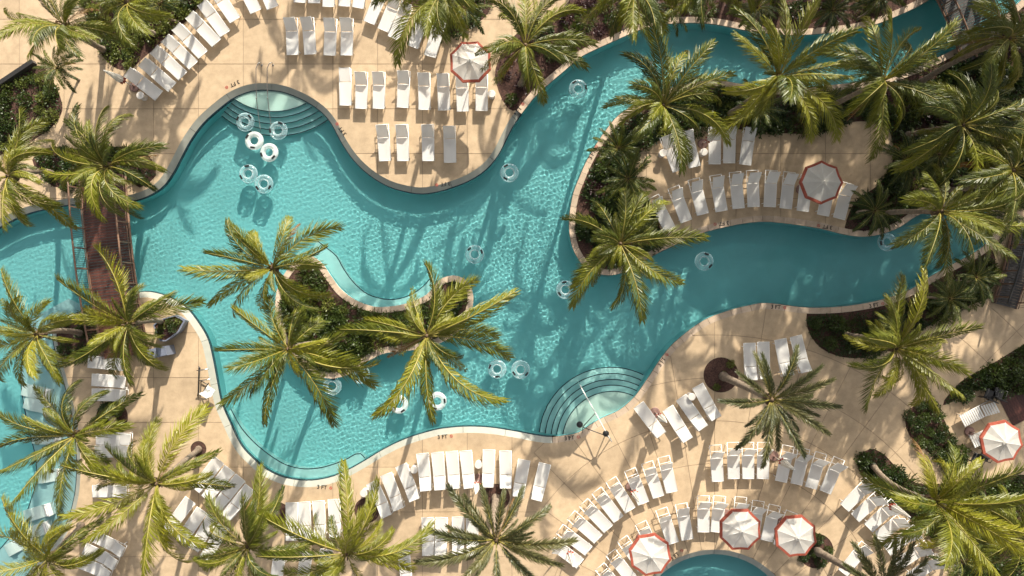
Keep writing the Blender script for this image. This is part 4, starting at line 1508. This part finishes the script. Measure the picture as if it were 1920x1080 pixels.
# ------------------------------------------------------------------ bridges
def bridge(p0, p1, width, label, z0, arch, railmat='rail_wood', n_post=9, deckmat='wood'):
    a, b_ = P(*p0, z0), P(*p1, z0)
    d = b_ - a
    L = d.length
    az = math.atan2(d.y, d.x)
    o = thing('footbridge', label, 'bridge', (a.x, a.y, 0), az, 'timber footbridges')

    def zz(x):
        return z0 + arch * math.sin(math.pi * min(max(x / L, 0), 1))
    pl = MB().box((0, 0, 0), (.135, width - .1, .045)).mesh('plank', deckmat)
    npl = int(L / .15)
    for q in range(npl):
        x = (q + .5) * L / npl
        link('plank', pl, o, (x, 0, zz(x)), (0, -math.atan(arch * math.pi / L * math.cos(math.pi * x / L)), 0))
    for s in (-1, 1):
        y = s * width / 2
        xs_ = [L * q / 14 for q in range(15)]
        MB().tube([(x, y, zz(x) - .05) for x in xs_], .07, 4).build('edge_beam', 'rail_wood', o)
        MB().tube([(x, y, zz(x) + 1.08) for x in xs_], .05, 6).build('hand_rail', railmat, o)
        MB().tube([(x, y * .985, zz(x) + .16) for x in xs_], .022, 5).build('bottom_rail', 'rail_wood', o)
        for q in range(n_post):
            x = L * (q + .5) / n_post
            MB().box((x, y, zz(x) + .5), (.06, .06, 1.14)).build('post', 'rail_wood', o)
        mb_ = MB()
        for q in range(int(L / .11)):
            x = q * .11 + .05
            mb_.tube([(x, y * .985, zz(x) + .16), (x, y * .985, zz(x) + 1.05)], .009, 4, cap=False)
        pp_ = mb_.build('baluster_mesh', 'screen', o)
        pp_['kind'] = 'stuff'
    return o


bridge((192, 330), (236, 668), 2.35, 'dark red timber footbridge over the narrows of the left pool', .35, .32)
bridge((1775, -70), (1850, 100), 2.7, 'timber footbridge crossing the river, top right', .3, .2, deckmat='grey_plank')
bridge((1922, 430), (1884, 574), 1.25, 'timber footbridge at the right picture edge', .2, .15, 'dark_metal', 6, 'grey_plank')

# ------------------------------------------------------------------ handrails and pool lifts
for dx, lab in ((0, 'left steel handrail going down the round steps'), (21, 'right steel handrail going down the round steps')):
    o = thing('handrail', lab, 'handrail', P(481 + dx, 127, 0), 0, 'handrails of the round steps')
    b0 = P(481 + dx, 127, 0)

    def q3(px, py, z):
        v_ = P(px + dx, py, z) - b0
        return (v_.x, v_.y, v_.z + b0.z)
    receiver(MB().tube([q3(491, 122, .0), q3(491, 121, .55), q3(489, 117, .82), q3(484, 119, .88), q3(480, 128, .88), q3(480, 165, .86), q3(482, 195, .6), q3(486, 225, .12), q3(489, 246, -.25), q3(490, 250, -.9)], .021, 8).build('rail', 'chrome', o))
    receiver(MB().tube([q3(480, 184, .72), q3(481, 186, -.38)], .019, 8).build('post', 'chrome', o))
    MB().lathe([(.06, 0), (.055, .02), (.025, .03)], 14, q3(491, 122, 0)).build('flange', 'chrome', o)

# grab-rail set with ball-topped posts at the corner steps
o = thing('handrail', 'white pole handrail with two black caps at the corner steps', 'handrail', P(1115, 790, 0), 0)
b0 = P(1115, 790, 0)


def q4(px, py, z):
    v_ = P(px, py, z) - b0
    return (v_.x, v_.y, z)


receiver(MB().tube([q4(1084, 715, -.55), q4(1092, 731, .3), q4(1117, 775, .85), q4(1137, 812, .95), q4(1147, 828, .92)], .028, 8).build('rail', 'white_metal', o))
receiver(MB().tube([q4(1117, 774, .84), q4(1093, 800, .86), q4(1092, 811, 0.0)], .024, 8).build('brace', 'dark_metal', o))
MB().tube([q4(1093, 801, .86), q4(1136, 817, .9), q4(1145, 822, 0.02)], .024, 8).build('brace', 'dark_metal', o)
MB().lathe([(.0, -.1), (.13, -.06), (.17, .0), (.13, .06), (.01, .1)], 18, q4(1087, 796, .93)).build('cap', 'black', o)
MB().lathe([(.0, -.1), (.13, -.06), (.17, .0), (.13, .06), (.01, .1)], 18, q4(1136, 813, .93)).build('cap', 'black', o)
MB().tube([q4(1136, 813, 0), q4(1136, 813, .9)], .03, 8).build('post', 'dark_metal', o)

# pool lift chair on the left bank
o = thing('pool_lift', 'white pool lift chair with dark frame on the left bank', 'pool lift', P(385, 710, 0), 0)
b0 = P(385, 710, 0)
MB().tube([q4(373, 687, .9), q4(372, 735, .12), q4(370, 742, .05), q4(376, 742, .05), q4(391, 718, .85)], .024, 7).build('frame', 'dark_metal', o)
MB().tube([q4(369, 695, .9), q4(391, 692, .95)], .03, 7).build('arm', 'chrome', o)
MB().tube([q4(373, 714, .8), q4(395, 711, .9)], .03, 7).build('arm', 'chrome', o)
MB().tube([q4(374, 690, 0), q4(374, 690, .95)], .05, 9).build('post', 'dark_metal', o)
MB().tube([q4(377, 714, 0), q4(377, 714, .85)], .035, 9).build('post', 'dark_metal', o)
mb = MB()
cs = Vector(q4(392, 734, .5))
rt = Matrix.Rotation(R(-32), 3, 'Z')
mb.box(cs, (.48, .44, .05), rt)
mb.box(cs + rt @ Vector((-.02, -.21, .22)), (.46, .05, .42), rt)
mb.build('seat', 'white_metal', o)
MB().tube([cs + Vector((0, 0, -.02)), q4(391, 722, .1), q4(377, 714, .12)], .03, 7).build('seat_arm', 'chrome', o)

# ------------------------------------------------------------------ in-water chaises on the sun shelf
prof = [(-.85, .04), (-.62, .16), (-.3, .22), (.0, .12), (.25, .1), (.5, .34), (.72, .58), (.82, .62)]
mb = MB()
pv = spline([(a, b_) for a, b_ in prof], .09, closed=False)
vs, fs = [], []
for (x, z) in pv:
    vs += [(x, -.33, z), (x, .33, z), (x, -.33, -.02), (x, .33, -.02)]
for q in range(len(pv) - 1):
    a = q * 4
    fs += [(a, a + 4, a + 5, a + 1), (a + 2, a + 6, a + 4, a), (a + 1, a + 5, a + 7, a + 3)]
e_ = (len(pv) - 1) * 4
fs += [(0, 1, 3, 2), (e_, e_ + 2, e_ + 3, e_ + 1)]
mb.add(vs, fs, 0, False)
CH = mb.mesh('shell', 'white_metal')
PIL = MB().box((.72, 0, .62), (.16, .5, .07), Matrix.Rotation(R(-35), 3, 'Y')).mesh('head_pad', 'sling')
for q, (px_, py_, rz_) in enumerate([(66, 736, 168), (70, 762, 165), (86, 823, 176), (92, 893, 188), (70, 962, 197), (68, 996, 200), (34, 1022, 208)]):
    c = P(px_, py_, -.2)
    o = thing('water_chaise', f'{ORD[q]} white moulded chaise from the top in the sun shelf water', 'chaise', (c.x, c.y, -.48), R(rz_ + 180), 'moulded chaises in the sun shelf water')
    receiver(link('shell', CH, o))
    receiver(link('head_pad', PIL, o))

# ------------------------------------------------------------------ right terrace: slatted chaises, dark chairs, timber floor
sl_me = MB().box((0, 0, 0), (.085, .62, .025)).mesh('slat', 'white_metal')


def slat_chaise(head, foot, lab):
    f, h_ = P(*foot, .35), P(*head, .35)
    d = h_ - f
    az = math.atan2(d.y, d.x)
    o = thing('slatted_chaise', lab, 'chaise', (f.x, f.y, .004), az, 'slatted chaises on the right terrace')
    for s in (-1, 1):
        MB().tube([(0, s * .32, .33), (1.95, s * .32, .33)], .02, 6).build('side_rail', 'white_metal', o)
        for x in (.15, 1.8):
            MB().tube([(x, s * .32, 0), (x, s * .32, .33)], .02, 6).build('leg', 'white_metal', o)
    for q in range(10):
        link('slat', sl_me, o, (.08 + q * .118, 0, .36))
    for q in range(6):
        u_ = .1 + q * .118
        link('slat', sl_me, o, (1.2 + u_ * math.cos(R(30)), 0, .37 + u_ * math.sin(R(30))), (0, -R(30), 0))
    return o


slat_chaise((1868, 757), (1803, 791), 'upper white slatted chaise on the right terrace')
slat_chaise((1885, 800), (1822, 830), 'lower white slatted chaise, half under the right edge umbrella')


def arm_chair(px, py, rz, lab):
    o = thing('armchair', lab, 'chair', P(px, py, .0), R(rz), 'dark armchairs on the right terrace')
    MB().box((0, 0, .4), (.5, .5, .05)).build('seat', 'dark_metal', o)
    MB().box((0, -.26, .65), (.5, .05, .5), Matrix.Rotation(R(12), 3, 'X')).build('backrest', 'dark_metal', o)
    for s in (-1, 1):
        MB().tube([(s * .28, .25, 0), (s * .28, .25, .62), (s * .28, -.26, .62), (s * .28, -.26, 0)], .022, 6).build('arm', 'dark_metal', o)
        for y in (-.2, .2):
            MB().tube([(s * .22, y, 0), (s * .22, y, .38)], .02, 6).build('leg', 'dark_metal', o)


arm_chair(1822, 858, 150, 'left dark armchair below the right edge umbrella')
arm_chair(1838, 850, 150, 'right dark armchair below the right edge umbrella')
arm_chair(1846, 738, -20, 'dark armchair above the slatted chaises')
arm_chair(1862, 736, -20, 'dark armchair nearest the timber floor, above the slatted chaises')
tf = thing('timber_floor', 'dark timber floor at the right picture edge', 'floor', P(1900, 770, 0), 0)
b0 = P(1900, 770, 0)
az = math.atan2(-(791 - 745), 1895 - 1871)
ux, uy = Vector((math.cos(az), math.sin(az), 0)), Vector((-math.sin(az), math.cos(az), 0))
A0 = P(1871, 745, 0) - b0
pl2 = MB().box((0, 0, 0), (1.75, .135, .03)).mesh('plank', 'wood')
for q in range(16):
    pc = A0 + ux * .85 + uy * (.07 + q * .142)
    link('plank', pl2, tf, (pc.x, pc.y, .02), (0, 0, az))
# low dark wall in the upper left
o = thing('low_wall', 'low dark wall beside the upper left path', 'wall', P(30, 145, 0), 0)
b0 = P(30, 145, 0)
a_, b2 = P(-60, 203, 0) - b0, P(68, 118, 0) - b0
dd = b2 - a_
azw = math.atan2(dd.y, dd.x)
MB().box((a_ + b2) / 2 + Vector((0, 0, .14)), (dd.length, .18, .32), Matrix.Rotation(azw, 3, 'Z')).build('body', 'stonewall', o)
MB().box((a_ + b2) / 2 + Vector((0, 0, .32)), (dd.length + .04, .22, .04), Matrix.Rotation(azw, 3, 'Z')).build('cap', 'dark_metal', o)
# planter bowl and bin at the foot of the left bridge
o = thing('planter', 'raised hexagonal planter with green shrubs at the bridge foot', 'planter', P(316, 618, 0), 0)
b0 = P(316, 618, 0)
hexp = [(287, 610), (298, 599), (331, 590), (348, 600), (336, 622), (311, 640), (300, 640)]
zt = .75
tp = [q4(x, y, zt) for x, y in hexp]
bt = [(x * .86, y * .86, 0) for x, y, _ in tp]
inn = [(x * .9, y * .9, zt) for x, y, _ in tp]
ind = [(x * .9, y * .9, zt - .08) for x, y, _ in tp]
m7 = len(hexp)
mb = MB()
mb.add(bt + tp + inn + ind, [(q + k_ * m7, (q + 1) % m7 + k_ * m7, (q + 1) % m7 + (k_ + 1) * m7, q + (k_ + 1) * m7) for k_ in range(3) for q in range(m7)])
mb.build('bowl', 'planter', o)
MB().add(ind, [tuple(range(m7 - 1, -1, -1))]).build('soil', 'mulch', o)
for q, (px_, py_) in enumerate([(305, 612), (320, 604), (335, 602), (325, 615), (312, 624), (300, 622)]):
    shrub(['pale', 'bush', 'pale', 'dense', 'purple', 'bush'][q], px_, py_, .45, 'little shrub growing in the hexagonal planter', 'little shrubs growing in the hexagonal planter', rl, zt - .1)
o = thing('waste_bin', 'blue grey bin beside the hexagonal planter', 'bin', P(311, 658, 0), R(12))
MB().box((0, 0, .45), (1.0, .5, .9)).build('body', 'planter', o)
MB().box((.27, 0, .925), (.44, .46, .05)).build('lid', 'planter', o)
MB().box((-.25, 0, .925), (.46, .46, .05)).build('lid', 'planter', o)
MB().lathe([(.09, .95), (.09, .962)], 14, (-.22, .02, 0)).build('opening', 'black', o)


# ------------------------------------------------------------------ depth markings painted on the deck
def marker(px, py, rz, where, z=.008):
    o = thing('depth_marker', f'painted three foot depth marking {where}', 'depth marking', P(px, py, z), R(rz), 'depth markings along the pool edge')
    cu = bpy.data.curves.new('lettering', 'FONT')
    cu.body = '3 FT'
    cu.size = .29
    cu.align_x = 'CENTER'
    cu.align_y = 'CENTER'
    cu.offset = .006
    cu.materials.append(M['black'])
    tmp = bpy.data.objects.new('lettering', cu)
    COL.objects.link(tmp)
    dg_ = bpy.context.evaluated_depsgraph_get()
    me = bpy.data.meshes.new_from_object(tmp.evaluated_get(dg_))
    bpy.data.objects.remove(tmp)
    link('lettering', me, o, (-.1, 0, 0))
    mb_ = MB()
    for q in range(20):
        a, b_ = q * 6.2832 / 20, (q + 1) * 6.2832 / 20
        mb_.add([(.38 + r_ * math.cos(x), r_ * math.sin(x), .001) for x in (a, b_) for r_ in (.055, .08)], [(0, 1, 3, 2)])
    mb_.box((.38, 0, .001), (.13, .02, .001), Matrix.Rotation(R(-45), 3, 'Z'))
    mb_.build('no_diving_symbol', 'red_paint', o)


for px_, py_, rz_, wh in [(437, 158, 205, 'left of the round steps'), (640, 243, 127, 'right of the round steps'), (832, 345, 187, 'on the rounded tip of the upper deck'),
                          (973, 206, 56, 'where the river begins'), (1172, 56, 22, 'on the outer bend of the river'), (1112, 287, 62, 'on the river side of the peninsula'),
                          (1354, 419, 186, 'below the curved peninsula row'), (1548, 425, 172, 'right of the peninsula umbrella'), (1458, 576, -3, 'left on the lower bank of the pool arm'),
                          (1642, 572, 12, 'right on the lower bank of the pool arm'), (1243, 676, 56, 'above the corner steps'), (1071, 821, 7, 'below the corner steps'),
                          (833, 819, 5, 'above the straight lower lounger row'), (607, 914, -4, 'above the row of four loungers'), (1268, 1041, 40, 'between umbrella and spa')]:
    marker(px_, py_, rz_, wh)
